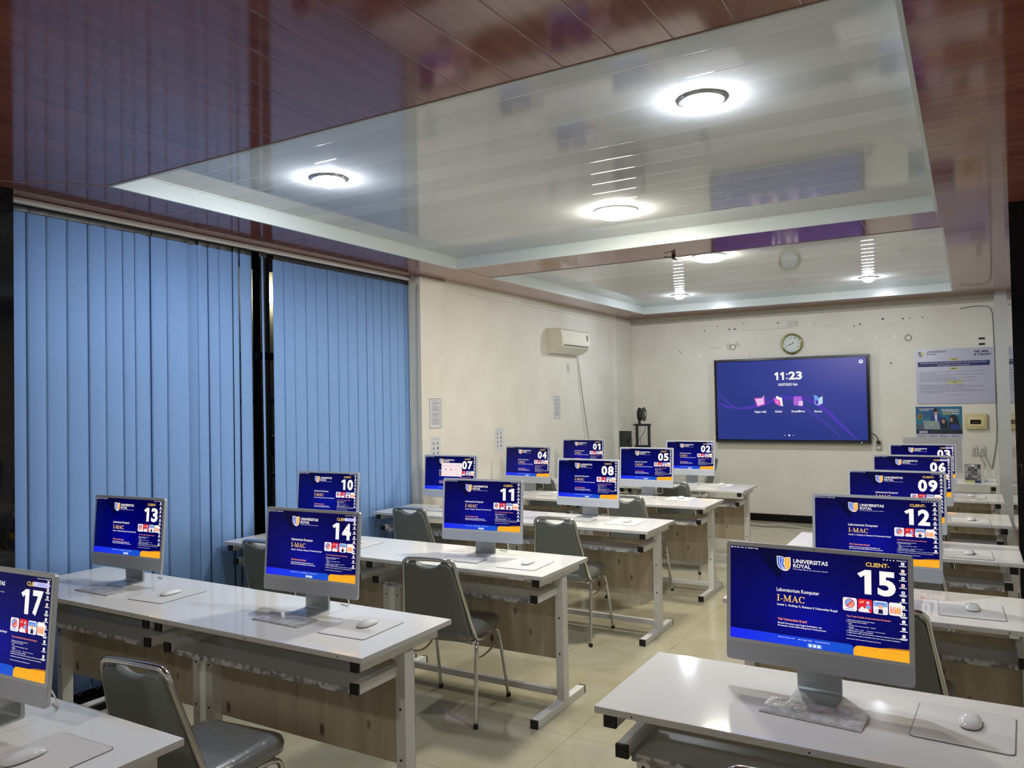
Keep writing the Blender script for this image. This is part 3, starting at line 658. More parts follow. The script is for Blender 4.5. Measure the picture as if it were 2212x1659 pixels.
TRI = {1: (-3.963, 8.420, .9), 2: (-2.642, 8.328, -2), 3: (-.392, 8.161, 2), 4: (-3.938, 7.022, -3), 5: (-2.684, 7.102, -2.5), 6: (-.394, 6.695, -2.5), 7: (-3.99, 5.708, 3.5), 8: (-2.625, 5.648, -2.5), 9: (-.406, 5.341, -2.5),
       10: (-3.899, 4.076, 3), 11: (-2.567, 4.002, 4.5), 12: (-.394, 3.978, -1.3), 13: (-3.875, 2.561, 3.7), 14: (-2.569, 2.582, 2.6), 15: (-.428, 2.562, -2.8), 17: (-2.545, 1.255, 3.5)}
LBL = {1: 'silver all-in-one computer showing CLIENT number 01, farthest row near the left wall', 2: 'silver all-in-one computer showing CLIENT number 02, in the row nearest the wall screen',
       7: 'silver all-in-one computer showing number 07 with a pale pop-up window open', 14: 'silver all-in-one computer showing number 14 with a notice over the word CLIENT',
       15: 'silver all-in-one computer showing a large 15, largest on the right-hand desks', 17: 'silver all-in-one computer showing number 17, cut off by the left picture edge'}
first = True
PCS = {}
for n, (x, y, a) in sorted(TRI.items()):
    if first: o = proto; first = False
    else: o = copy_tree(proto)
    PCS[n] = o; o.location = (x, y, DH); o.rotation_euler = (0, 0, radians(a))
    tag(o, LBL.get(n, 'silver all-in-one computer whose blue screen shows CLIENT number %02d' % n), 'computer', 'lab computers with blue desktop screens')
for n, o in PCS.items():
    s_ = [c for c in o.children if c.name.startswith('screen')][0]
    nf = number_flat(n)
    q = nf.build('client_number', s_)
    if n in (2, 3, 6, 14, 17):
        fl = Flat(SW, SH, -SW/2, 0, 0); fl.rr(.865 if n != 17 else .845, .052, .988, .098, .008, S_note, 7); fl.rr(.872 if n != 17 else .852, .060, .885 if n != 17 else .866, .09, .003, S_ice, 8); fl.rect(.89, .064, .95, .070, S_dock, 8); fl.rect(.89, .078, .97, .083, S_dock, 8); fl.build('notice', s_)
    if n == 7:
        fl = Flat(SW, SH, -SW/2, 0, 0); fl.rr(.33, .20, .735, .60, .012, E('lit_popup', (250, 226, 228)), 7)
        for i in range(7): fl.rr(.37+.05*i, .27, .388+.05*i, .31, .003, S_pink if i % 3 == 0 else S_note, 8)
        for i in range(3): fl.rr(.41+.10*i, .37, .425+.10*i, .42, .003, S_nav if i < 2 else S_pink, 8)
        fl.build('popup_window', s_)
for c in list(PCS[15].children):
    if c.name.startswith('power_cable'): bpy.data.objects.remove(c)
o = make_computer(False); o.location = (-.354, 9.36, DH); o.rotation_euler = (0, 0, radians(181)); tag(o, 'silver all-in-one computer turned away, its plain back below the calendar', 'computer')

# ------------------------------------------------------------------ keyboards, pads, mice
def make_keyboard(film=False):
    t = empty('keyboard')
    a = M_film if film else M_keyalu; k = M_film if film else M_key
    mb = MB(); mb.prism([(-0.0575, 0.0), (-0.0575, 0.0045), (0.0575, 0.0105), (0.0575, 0.0)], -0.1395, 0.1395, a, 'yz'); mb.build('base', t, bevel=0.0015)
    mb = MB(); S = Matrix.Rotation(math.atan2(0.006, 0.115), 4, 'X')
    rows = [13, 14, 14, 13, 12]
    for j, c in enumerate(rows):
        w = 0.272/c; y = 0.045-j*0.0192
        for i in range(c): g_ = 0.0004 if film else 0.001; mb.box(-0.136+i*w+g_, -0.136+(i+1)*w-g_, y-0.0095+g_, y+0.0095-g_, 0.0070, 0.0083 if film else 0.0092, k, 0, S)
    y = -0.049
    for x0, x1 in ((-.136, -.078), (-.076, -.058), (-.056, -.034), (-.032, .058), (.060, .082), (.084, .136)): mb.box(x0+.001, x1-.001, y-.006, y+.007, .0072, .0090, k, 0, S)
    mb.build('keys', t); return t
kb0 = make_keyboard(False); kbf = make_keyboard(True)
t = empty('mouse_pad'); mb = MB(); mb.prism(rrect(-.1225, .1225, -.138, .138, .016, 5), 0.0, 0.0016, M_padedge, 'xy', True); mb.build('edge', t); mb = MB(); mb.prism(rrect(-.120, .120, -.1355, .1355, .014, 5), 0.0012, 0.0022, M_pad, 'xy', True); mb.build('surface', t); pad0 = t
t = empty('computer_mouse')
mb = MB(); n = 24; rings = []; vv = []; ff = []
for j in range(9):
    ph = j/8*pi/2
    for i in range(n):
        a = 2*pi*i/n; ca, sa = cos(a), sin(a)
        ex = 0.0285*abs(ca)**0.75*(1 if ca >= 0 else -1); ey = 0.0565*abs(sa)**0.85*(1 if sa >= 0 else -1)
        k = cos(ph)**0.6 if j < 8 else 0.0
        yy = ey*k; vv.append((ex*k, yy, 0.004+0.0175*sin(ph)*(1-0.35*(yy/0.0565)**2)))
for j in range(8):
    for i in range(n): ff.append((j*n+i, j*n+(i+1) % n, (j+1)*n+(i+1) % n, (j+1)*n+i))
mb.add(vv, ff, M_mouse, True); mb.build('shell', t)
mb = MB(); mb.prism([(0.0262*abs(cos(2*pi*i/n))**.75*(1 if cos(2*pi*i/n) >= 0 else -1), 0.053*abs(sin(2*pi*i/n))**.85*(1 if sin(2*pi*i/n) >= 0 else -1)) for i in range(n)], 0.0, 0.005, M_padedge, 'xy'); mb.build('base', t); mouse0 = t
KEY = {13: (-3.832, 2.375, 0), 14: (-2.57, 2.41, -1), 15: (-.415, 2.402, -4.5), 17: (-2.56, 1.08, 0), 11: (-2.59, 3.80, 2), 8: (-2.63, 5.43, 0), 7: (-3.97, 5.45, 0), 4: (-3.95, 6.80, 0), 5: (-2.68, 6.88, 0), 2: (-2.63, 8.10, 0), 10: (-3.90, 3.86, 0), 12: (-.41, 3.80, 0), 9: (-.41, 5.12, 0), 6: (-.40, 6.48, 0), 3: (-.40, 7.95, 0), 1: (-3.96, 8.14, 0)}
MS = {15: (-.038, 2.506, 2.536, -.022, -3), 14: (-2.199, 2.482, 2.515, -2.195, 2), 13: (-3.442, 2.474, 2.49, -3.44, 3), 17: (-2.150, 1.155, 1.14, -2.19, 2)}
firstk = {}
used = set()
def inst(src, key, loc, rz):
    if key in used: o = copy_tree(src)
    else: o = src; used.add(key)
    o.location = loc; o.rotation_euler = (0, 0, radians(rz)); return o
for n, (x, y, a) in sorted(KEY.items()):
    film = n in (13, 14, 15)
    o = inst(kbf if film else kb0, 'kbf' if film else 'kb', (x, y, DH+0.0003), a)
    tag(o, ('silver keyboard under a cloudy plastic cover, in front of computer %02d' if film else 'slim white and silver keyboard in front of computer %02d') % n, 'keyboard', 'keyboards on the lab desks')
for n, (x, y, a) in sorted(KEY.items()):
    if n in MS: px, py, my, mx_, ra = MS[n]
    else:
        cx, cy, ca = TRI[n]; px = cx+.375; py = y+.055; mx_ = px+.005; my = py+.02; ra = 2
        if n == 10: px = cx+.40
    o = inst(pad0, 'pad', (px, py, DH+0.0003), ra); tag(o, 'pale grey mouse pad with its under-shadow coloured onto the edge, right of computer %02d' % n, 'mouse pad', 'mouse pads on the lab desks')
    o = inst(mouse0, 'mouse', (mx_, my, DH+0.0026), ra); tag(o, 'glossy white computer mouse on the pad beside computer %02d' % n, 'mouse', 'computer mice on the lab desks')

# ------------------------------------------------------------------ chairs
def make_chair(wrapped=False):
    t = empty('stacking_chair')
    vin = M_vinyl
    # back frame, a chrome hoop leaning backwards (towards -y), origin under the seat centre
    def lean(x, z): return (x, -0.165-(z-0.46)*0.29, z)
    hoop = [(-.205, -.02, .435), (-.205, -.13, .435), lean(-.205, .50), lean(-.180, .66), lean(-.156, .80), lean(-.147, .882), lean(-.085, .888), lean(.085, .888), lean(.147, .882), lean(.156, .80), lean(.180, .66), lean(.205, .50), (.205, -.13, .435), (.205, -.02, .435)]
    mb = MB(); mb.tube(smooth_path(hoop, 2), 0.011, M_chrome, 10); mb.build('back_frame', t)
    # padded back with the dip of the hand hole at its top
    left = [(-.190, .475), (-.178, .60), (-.160, .74), (-.146, .822), (-.137, .852), (-.116, .871), (-.078, .875)]
    notch = [(-.078+.156*i/12, .875-.034*sin(pi*i/12)**0.8) for i in range(1, 12)]
    right = [(-a, b_) for a, b_ in left[::-1]]
    outl = left+notch+right+[(.17, .462), (-.17, .462)]
    n = len(outl); vv = []; ff = []
    cz_ = .67
    for d, sc in ((0.020, 0.93), (0.016, 0.985), (0.004, 1.0), (-0.008, 1.0), (-0.016, 0.985), (-0.019, 0.94)):
        for a, b_ in outl:
            p = lean(a*sc, cz_+(b_-cz_)*(1-(1-sc)*0.6)); vv.append((p[0], p[1]+d, p[2]+d*0.28))
    for k in range(5):
        for i in range(n): ff.append((k*n+i, k*n+(i+1) % n, (k+1)*n+(i+1) % n, (k+1)*n+i))
    mb = MB(); mb.add(vv, ff, vin, True); mb.add(vv, [tuple(range(n)), tuple(range(6*n-1, 5*n-1, -1))], vin, False); mb.build('backrest', t)
    # cushion
    sm = M_wrap if wrapped else M_wrap
    sz = []; vv = []; ff = []
    for z, ins in ((.436, .012), (.444, .0), (.468, -.004), (.487, .002), (.498, .018), (.504, .05), (.506, .12)):
        for p in rrect(-.21+ins, .21-ins, -.195+ins, .225-ins, .07-min(ins, .05), 6): vv.append((p[0]*(1-0.12*(0.225-p[1])/0.42*0.6), p[1], z))
    n = 28
    for k in range(6):
        for i in range(n): ff.append((k*n+i, k*n+(i+1) % n, (k+1)*n+(i+1) % n, (k+1)*n+i))
    mb = MB(); mb.add(vv, ff, sm, True); mb.add(vv, [tuple(range(n)), tuple(range(6*n, 7*n))], sm, False); mb.build('seat', t)
    for sx in (-1, 1):
        mb = MB(); mb.tube(smooth_path([(sx*.19, .06, .43), (sx*.20, .145, .43), (sx*.203, .18, .40), (sx*.218, .27, .012)], 2), .0105, M_chrome, 10); a = mb.build('leg', t)
        mb = MB(); mb.cyl((sx*.2183, .2715, 0), .013, .022, M_rubber, 14); mb.build('rubber_foot', a)
        mb = MB(); mb.tube(smooth_path([(sx*.19, .0, .43), (sx*.205, -.12, .43), (sx*.206, -.145, .40), (sx*.222, -.205, .012)], 2), .0105, M_chrome, 10); a = mb.build('leg', t)
        mb = MB(); mb.cyl((sx*.2225, -.206, 0), .013, .022, M_rubber, 14); mb.build('rubber_foot', a)
        mb = MB(); mb.tube([(sx*.19, -.17, .43), (sx*.19, .15, .43)], .009, M_chrome, 8); mb.build('seat_rail', t)
        mb = MB(); mb.tube(smooth_path([(sx*.207, -.15, .36), (sx*.185, -.06, .315), (sx*.185, .07, .315), (sx*.207, .19, .36)], 2), .006, M_chrome, 8); mb.build('side_brace', t)
    for yy in (-.12, .12):
        mb = MB(); mb.tube([(-.19, yy, .425), (.19, yy, .425)], .008, M_chrome, 8); mb.build('cross_bar', t)
    return t
ch0 = make_chair()
CH = [('grey padded chrome chair with a plastic-wrapped seat, beside desk 17', -2.395, 1.855, 6),
      ('grey padded chrome chair tucked under the desk of computer 11', -2.53, 3.615, 9),
      ('grey padded chrome chair under the desk of computer 08', -2.545, 5.145, 4),
      ('grey padded chrome chair at the desk of computer 07, in front of the blinds', -3.83, 5.16, 3),
      ('grey padded chrome chair partly hidden behind computer 14, at desk 10', -3.76, 3.62, 2),
      ('grey padded chrome chair between computers 05 and 08, at desk 05', -2.53, 6.44, 3),
      ('grey padded chrome chair behind computer 05, at desk 02', -2.53, 7.64, 3),
      ('grey padded chrome chair half hidden behind computer 15', -.298, 3.62, -2),
      ('grey padded chrome chair barely seen behind computer 04, at desk 01', -3.98, 7.64, 0),
      ('grey padded chrome chair behind computer 12, only its legs showing', -.32, 5.02, 0),
      ('grey padded chrome chair behind computer 09, mostly hidden', -.32, 6.38, 0),
      ('grey padded chrome chair standing sideways by the front wall', -3.24, 10.35, 92),
      ('grey padded chrome chair at the nearest right-hand desk, only its top rim in view', -.36, 2.055, 3)]
for i, (lab, x, y, a) in enumerate(CH):
    o = ch0 if i == 0 else copy_tree(ch0)
    o.location = (x, y, 0); o.rotation_euler = (0, 0, radians(a)); tag(o, lab, 'chair', 'grey padded chrome chairs')

# ------------------------------------------------------------------ wall screen
t = empty('wall_display', (-2.095, WY-0.09, 1.653)); tag(t, 'large wall-mounted touch display showing the time 11:23 on blue', 'display')
TW, TH = 2.0, 1.153
mb = MB(); mb.box(-TW/2, TW/2, 0.0, 0.06, -TH/2, TH/2, mat('display_case', (52, 54, 54), 0.35), 0.004); mb.build('housing', t)
mb = MB(); 
mb.box(-TW/2+.012, TW/2-.012, -.003, 0.0, -TH/2+.03, TH/2-.028, mat('display_black_border', (6, 6, 8), 0.15)); mb.build('border', t)
mb = MB(); mb.box(-.3, .3, .06, .09, -.2, .2, M_cap); mb.build('wall_bracket', t)
AW, AH = 1.925, 1.075
fl = Flat(AW, AH, -AW/2, AH/2+.003, -.0035)
fl.rect(0, 0, 1, 1, S_tv, 0)
def bez(pts, n=24):
    out = []
    for i in range(n+1):
        tt = i/n; P = [Vector(p) for p in pts]
        while len(P) > 1: P = [P[k]*(1-tt)+P[k+1]*tt for k in range(len(P)-1)]
        out.append(tuple(P[0]))
    return out
fl.stroke([(.0, .52), (.06, .575), (.149, .604), (.23, .60), (.32, .555), (.40, .505), (.48, .475), (.56, .468), (.62, .49), (.68, .545), (.76, .66), (.83, .80), (.90, .93), (.93, .99)], [.003, .007, .004, .006, .008, .01, .013, .014, .014, .014, .013, .011, .007, .003], S_purp, 1)
fl.stroke([(.01, .38), (.05, .48), (.10, .56), (.149, .604), (.25, .57), (.34, .50), (.42, .47)], [.002, .004, .006, .004, .004, .004, .003], S_purp, 2)
fl.stroke([(.30, .46), (.45, .445), (.58, .455), (.70, .53)], [.002, .004, .004, .003], S_purp2, 1)
fl.stroke([(.50, .52), (.60, .60), (.72, .76), (.80, .90), (.84, .99)], [.004, .010, .010, .006, .002], S_purp2, 1)
for c_ in (.424, .463): fl.poly([(c_-.002, .152), (c_+.009, .152), (c_+.009, .250), (c_-.003, .250), (c_-.003, .185)], S_white, 3); fl.poly([(c_-.002, .152), (c_-.003, .185), (c_-.013, .193), (c_-.016, .172)], S_white, 3)
for v_ in (.180, .232): fl.poly(ell(.492, v_, .0055, .0095, 12), S_white, 3)
fl.text('23', .503, .149, .593, .250, S_white, 3, .035, 4); fl.text('02/07/2025 Rab', .433, .292, .561, .324, S_white, 3, .02)
fl.text('Papan tulis', .266, .632, .346, .668, S_white, 3, .02); fl.text('Kantor', .408, .630, .456, .658, S_white, 3, .02); fl.text('ScreenMirror', .517, .630, .607, .658, S_white, 3, .02); fl.text('Source', .667, .633, .717, .660, S_white, 3, .02)
fl.poly([(.264, .475), (.335, .465), (.338, .555), (.285, .584)], S_mag, 3); fl.poly([(.272, .485), (.328, .477), (.330, .546), (.290, .568)], S_lav, 4); fl.stroke([(.331, .443), (.318, .525)], .003, S_lav, 5)
fl.poly([(.414, .448), (.455, .475), (.461, .583), (.425, .55)], S_white, 3); fl.poly([(.398, .472), (.442, .505), (.445, .583), (.408, .545)], S_mag, 4); fl.poly([(.417, .515), (.429, .528), (.418, .54)], S_lav, 5)
fl.rr(.532, .458, .588, .572, .012, S_violet, 3); fl.rr(.566, .515, .594, .578, .006, S_lav, 4)
fl.poly([(.664, .444), (.692, .462), (.700, .52), (.670, .505)], S_azure, 3); fl.poly([(.698, .485), (.723, .462), (.722, .55), (.692, .577)], S_ice, 4); fl.stroke([(.672, .51), (.674, .555), (.69, .572)], .002, S_ice, 3)
fl.poly(ell(.498, .944, .006, .011, 14), S_white, 3); fl.poly(ell(.469, .944, .003, .005, 10), S_white, 3); fl.poly(ell(.525, .944, .003, .005, 10), S_white, 3)
fl.rr(.957, .034, .981, .076, .008, S_white, 3); fl.rr(.963, .044, .975, .058, .002, S_purp2, 4)
fl.build('screen', t)
mb = MB(); mb.box(-.03, .02, -.006, .0, TH/2-.014, TH/2-.002, M_cap); mb.build('camera_slot', t)
mb = MB(); mb.cyl((.885, -.003, -TH/2+.014), .006, .003, E('power_led', (170, 190, 255), 2.0), 12, 'y'); mb.build('power_light', t)
t = empty('wall_socket', (-1.018, WY, 1.055)); tag(t, 'white wall socket with a black plug beside the large display', 'socket')
mb = MB(); mb.box(-.035, .035, -.025, 0, -.06, .06, M_trim, .006); mb.build('plate', t); mb = MB(); mb.cyl((0, -.035, -.03), .02, .01, mat('socket_face', (215, 213, 205), .4), 20, 'y'); mb.build('outlet', t)
mb = MB(); mb.cyl((0, -.065, .04), .022, .04, M_cap, 16, 'y'); mb.tube(smooth_path([(0, -.06, .05), (-.01, -.07, .11), (-.06, -.05, .15), (-.10, -.035, .16)], 2), .006, M_cap, 8); o = mb.build('plug_cable'); o.location = (-1.018, WY-.002, 1.055); tag(o, 'short black power cable and plug by the lower corner of the large display', 'cable')

# clock
t = empty('wall_clock', (-2.05, WY, 2.41)); tag(t, 'round gold-rimmed wall clock above the large display', 'clock')
g = mat('worn_gold', (150, 146, 100), .25, metal=.85)
mb = MB(); mb.lathe([(.133, 0), (.140, -.012), (.140, -.03), (.128, -.045), (.113, -.040), (.110, -.028)], g, 48, axis='y'); mb.build('rim', t)
mb = MB(); mb.cyl((0, -.028, 0), .112, .02, mat('clock_face', (205, 212, 208), .3), 48, 'y'); mb.build('dial', t)
mb = MB()
fl = Flat(1, 1, 0, 0, -.0285)
for k in range(12):
    a = radians(90-30*(k+1)); s_ = str(k+1); cu, cv = .086*cos(a), -.086*sin(a); w = .011 if len(s_) == 1 else .02
    fl.text(s_, cu-w/2, cv-.010, cu+w/2, cv+.010, M_cap, 2, .02, 1)
fl.build('numerals', t)
for nm, ang, ln, w in (('hour_hand', -149, .05, .004), ('minute_hand', -160, .085, .003)):
    fl = Flat(1, 1, 0, 0, -.030); c_, s_ = cos(radians(ang)), sin(radians(ang)); fl.stroke([(-c_*.03, s_*.03), (c_*ln, -s_*ln)], [w, w*.5], M_cap, 6 if nm[0] == 'h' else 9); fl.build(nm, t)

# high socket, dado line, rings, marks on the front wall
t = empty('surface_socket', (-2.04, WY, 2.68)); tag(t, 'small white double socket high on the front wall above the clock', 'socket')
mb = MB(); mb.box(-.058, .058, -.02, 0, -.036, .036, mat('socket_plastic', (206, 203, 194), .4), .004); mb.build('plate', t)
mb = MB()
for x in (-.02, .022):
    for z in (-.012, .012): mb.cyl((x, -.0215, z), .004, .002, M_cap, 8, 'y')
mb.build('pin_holes', t)
mb = MB(); mb.box(-2.70, -2.10, WY-.014, WY, 2.625, 2.648, M_wall, .003); tag(mb.build('cable_conduit'), 'thin white cable conduit left of the high double socket', 'conduit')
for x, z, lab in ((-2.847, 2.406, 'grey pipe ring in the front wall above the left half of the display'), (-.646, 2.411, 'grey pipe ring in the front wall between display and poster')):
    mb = MB(); mb.tube([(x+.036*cos(k*pi/12), WY-.003, z+.036*sin(k*pi/12)) for k in range(24)], .0045, mat('ring_grey', (120, 112, 100), .5), 8, closed=True); tag(mb.build('pipe_ring'), lab, 'pipe ring', 'pipe rings in the front wall')
# stains, nail holes and filler on the plaster, part of the wall
rnd = random.Random(9); mb = MB(); dk = mat('nail_hole', (34, 30, 28), .8); gl = mat('bare_filler', (236, 230, 218), .35); sm_ = mat('wall_smudge', (202, 197, 185), .7)
def blob(cx, cz, rx, rz_, mm, n=11):
    pts = [(cx+rx*cos(2*pi*i/n)*rnd.uniform(.6, 1.2), cz+rz_*sin(2*pi*i/n)*rnd.uniform(.6, 1.2)) for i in range(n)]
    mb.prism(pts, WY-.0012, WY, mm, 'xz')
import itertools
for u, z, r in ((-3.24, 2.66, .012), (-3.06, 2.71, .010), (-3.29, 2.64, .007), (-3.62, 2.39, .009), (-3.60, 2.36, .010), (-2.89, 2.66, .014), (-2.82, 2.66, .012), (-2.80, 2.655, .012), (-2.69, 2.73, .010), (-2.23, 2.705, .013), (-1.76, 2.66, .008), (-1.20, 2.62, .012), (-1.27, 2.60, .011), (-.93, 2.67, .016), (-.70, 2.66, .012), (-.62, 2.66, .009), (-.48, 2.66, .009), (-.85, 2.10, .012), (-2.62, 2.265, .008), (-1.74, 2.24, .007)): blob(u, z, r, r*.8, dk)
for u, z, rx, rz_ in ((-3.32, 2.30, .035, .04), (-2.96, 2.40, .02, .03), (-2.77, 2.36, .014, .012), (-2.77, 2.26, .014, .012), (-1.32, 2.42, .03, .03), (-1.02, 2.45, .025, .035), (-.80, 2.44, .045, .04), (-.56, 2.46, .03, .02), (-1.02, 2.33, .012, .03), (-.86, 2.33, .02, .015), (-.60, 2.33, .01, .03), (-1.50, 2.33, .02, .012)): blob(u, z, rx*.6, rz_*.6, gl, 9)
for u, z, rx, rz_ in ((-3.28, 2.50, .05, .006), (-3.10, 2.41, .12, .010), (-2.90, 2.42, .05, .05), (-2.78, 2.44, .04, .05), (-1.25, 2.49, .03, .006), (-.64, 2.47, .02, .006), (-1.6, 2.62, .22, .004), (-.8, 2.60, .12, .004)): blob(u, z, rx, rz_, sm_)
struct(mb, 'trim_10')

# poster
P_pap = mat('poster_paper', (186, 186, 205), .35); P_navy = mat('print_navy', (40, 44, 104), .4); P_blk = mat('print_black', (30, 30, 34), .5); P_yel = mat('print_olive', (196, 194, 122), .4); P_txt = mat('print_text_grey', (78, 78, 92), .5); P_blu = mat('print_blue', (48, 60, 130), .4); P_wht = mat('print_white', (226, 226, 230), .4)
t = empty('poster', (-.57, WY-.0135, 2.252)); tag(t, 'white university poster headed VISI, MISI & TUJUAN on the front wall', 'poster')
mb = MB(); mb.box(0, .84, 0, .012, -.675, 0, P_pap, .002); mb.build('board', t)
fl = Flat(.84, .675, 0, 0, -.0002)
crest(fl, .031, .03, .115, .148, P_wht, mat('print_purple', (82, 68, 132), .4), P_yel)
fl.text('UNIVERSITAS', .148, .030, .401, .062, P_txt, 2, .03); fl.text('ROYAL', .148, .074, .276, .104, P_txt, 2, .03)
fl.text('VISI, MISI', .746, .050, .930, .096, P_blk, 2, .04); fl.text('& TUJUAN', .751, .104, .955, .150, P_blk, 2, .04)
for (a, b_, c, d, s_) in ((.438, .171, .556, .218, 'VISI'), (.433, .339, .551, .386, 'MISI'), (.407, .590, .590, .637, 'TUJUAN')): fl.rr(a, b_, c, d, .01, P_yel, 1); m_ = (a+c)/2; fl.text(s_, m_-.03, b_+.012, m_+.03, d-.012, P_blk, 2, .03)
fl.rect(.026, .229, .944, .320, P_navy, 1); fl.text('Menjadi Universitas yang Unggul, Berkarakter, dan Berwawasan Global', .07, .243, .90, .268, P_wht, 2, .01, 1); fl.text('dalam Bidang Sosio Technopreneur', .28, .284, .70, .309, P_wht, 2, .01, 1)
ln = [(1, .408, .86, 'Menyelenggarakan pendidikan dan pengajaran berbasis teknologi informasi yang berkualitas dan'), (0, .437, .19, 'mampu bersaing global'), (1, .463, .82, 'Melaksanakan penelitian dan pengabdian kepada masyarakat yang inovatif dan bermanfaat'), (0, .492, .40, 'untuk pembangunan daerah dan nasional'), (1, .518, .72, 'Menjalin kerja sama dengan berbagai pihak dalam dan luar negeri secara berkelanjutan'), (0, .546, .47, 'serta mengembangkan jiwa kewirausahaan'), (1, .574, .70, 'Mewujudkan tata kelola universitas yang baik dan transparan'),
      (1, .652, .58, 'Menghasilkan lulusan yang unggul dan berkarakter'), (1, .680, .83, 'Menghasilkan penelitian yang dapat diterapkan bagi masyarakat dan dunia usaha serta industri'), (0, .705, .55, 'pada tingkat nasional maupun internasional'), (1, .732, .70, 'Terjalinnya kerja sama yang saling menguntungkan dengan mitra'), (1, .762, .86, 'Terwujudnya tata kelola yang baik, mandiri dan berdaya saing dalam bidang sosio technopreneur'), (0, .788, .28, 'dan berwawasan global')]
for dot, y, w, s_ in ln:
    fl.text(s_, .055, y, .055+w, y+.017, P_txt, 2, .015, 1)
    if dot: fl.poly(ell(.035, y+.008, .004, .005, 8), P_txt, 2)
fl.text('www.universitasroyal.ac.id', .385, .833, .604, .850, P_txt, 2, .01, 1)
fl.build('print', t)
for z, lab in ((2.36, 'upper strip of black tape above the poster'), (2.293, 'lower strip of black tape touching the top of the poster')):
    mb = MB(); mb.box(.115, .180, WY-.003, WY, z-.012, z+.012, M_cap); tag(mb.build('black_tape'), lab, 'tape', 'black tape strips above the poster')
# calendar
t = empty('calendar', (-.587, WY-.004, 1.542)); tag(t, 'blue 2025 university calendar with three people, hanging below the poster', 'calendar')
c1 = mat('cal_teal', (38, 112, 140), .35); c2 = mat('cal_dark', (22, 30, 40), .4); c3 = mat('cal_jacket', (34, 62, 138), .4); c4 = mat('cal_skin', (178, 140, 120), .4); c5 = mat('cal_laptop', (142, 158, 152), .4); c6 = mat('cal_gold', (182, 158, 70), .4); c7 = mat('cal_navy', (34, 36, 84), .4)
mb = MB(); mb.box(0, .503, 0, .004, -.392, 0, P_pap); mb.build('pages', t)
fl = Flat(.503, .392, 0, 0, -.0002)
fl.rect(0, 0, 1, .862, c1, 0.5); fl.rect(.0, .0, .5, .35, mat('cal_teal2', (44, 92, 134), .35), 1); fl.rect(0, .55, 1, .74, mat('cal_desk', (74, 96, 108), .4), 1)
fl.poly([(.30, .72), (.32, .36), (.38, .25), (.52, .25), (.58, .36), (.57, .72)], c3, 2); fl.poly([(.41, .25), (.47, .25), (.46, .5), (.43, .5)], P_wht, 3); fl.poly(ell(.44, .19, .04, .075, 12), c4, 4); fl.poly([(.355, .14), (.50, .12), (.50, .145), (.47, .15), (.46, .05), (.40, .05), (.395, .15), (.36, .165)], c2, 5)
fl.poly([(.55, .70), (.54, .48), (.58, .36), (.64, .36), (.69, .48), (.69, .70)], c2, 3); fl.poly(ell(.60, .47, .035, .07, 12), c4, 4)
fl.poly([(.70, .72), (.72, .50), (.74, .30), (.82, .25), (.90, .32), (.93, .48), (.94, .72)], c2, 5); fl.poly([(.74, .72), (.76, .56), (.86, .54), (.93, .60), (.93, .72)], c3, 6); fl.poly(ell(.77, .42, .03, .07, 10), c4, 6)
fl.poly([(.16, .44), (.50, .46), (.53, .72), (.18, .72)], c5, 6); fl.poly(ell(.34, .575, .016, .02, 12), P_wht, 7)
fl.poly(ell(.095, .32, .055, .085, 18), c6, 3); fl.poly(ell(.095, .32, .038, .058, 16), c2, 4); fl.text('B', .082, .295, .108, .345, c6, 5, .03)
crest(fl, .075, .055, .125, .13, P_wht, c3, c6); fl.text('UNIVERSITAS', .135, .060, .40, .090, P_wht, 2, .03); fl.text('ROYAL', .135, .105, .29, .135, P_wht, 2, .03)
fl.text('PENERIMAAN', .566, .085, .943, .128, P_wht, 8, .03); fl.text('MAHASISWA', .588, .140, .943, .184, P_wht, 8, .03); fl.rect(.59, .203, .77, .250, c6, 7); fl.text('BARU', .79, .203, .943, .248, P_wht, 8, .03)
fl.rect(0, .722, 1, .862, c2, 8); fl.rect(0, .722, .34, .862, c7, 9); fl.text('KALENDER', .07, .735, .25, .755, P_txt, 10, .02); fl.text('2025', .065, .768, .252, .842, P_wht, 10, .03)
for u in (.37, .69):
    for k in range(3): fl.rect(u, .745+k*.035, u+.22, .755+k*.035, P_txt, 10)
for k in range(4):
    fl.text(['JANUARI', 'FEBRUARI', 'MARET', 'APRIL'][k], .05+.24*k, .885, .16+.24*k, .905, P_txt, 2, .01, 1)
    for j in range(3): fl.rect(.04+.24*k, .925+.024*j, .22+.24*k, .934+.024*j, P_txt, 1)
fl.build('print', t)
# breaker box
t = empty('breaker_box', (.061, WY, 1.357)); tag(t, 'yellowed cream breaker box on the front wall, right of the calendar', 'breaker box')
cy = mat('yellowed_plastic', (206, 192, 138), .45)
mb = MB(); mb.box(-.116, .116, -.05, 0, -.092, .092, cy, .008); mb.build('cover', t)
mb = MB(); mb.box(-.085, .09, -.056, -.049, -.06, .06, mat('yellowed_plastic_lid', (214, 202, 150), .4), .004); mb.build('lid', t)
mb = MB(); mb.box(-.06, .05, -.060, -.055, -.03, .022, M_dark); mb.build('window', t)
for x in (-.03, -.002, .02):
    mb = MB(); mb.box(x-.007, x+.007, -.066, -.059, -.018, .008, mat('switch_dark', (84, 60, 52), .4), .002); mb.build('breaker_switch', t)
for x in (-.105, .105):
    mb = MB(); mb.cyl((x, -.053, -.03), .004, .004, M_cap, 8, 'y'); mb.build('screw', t)
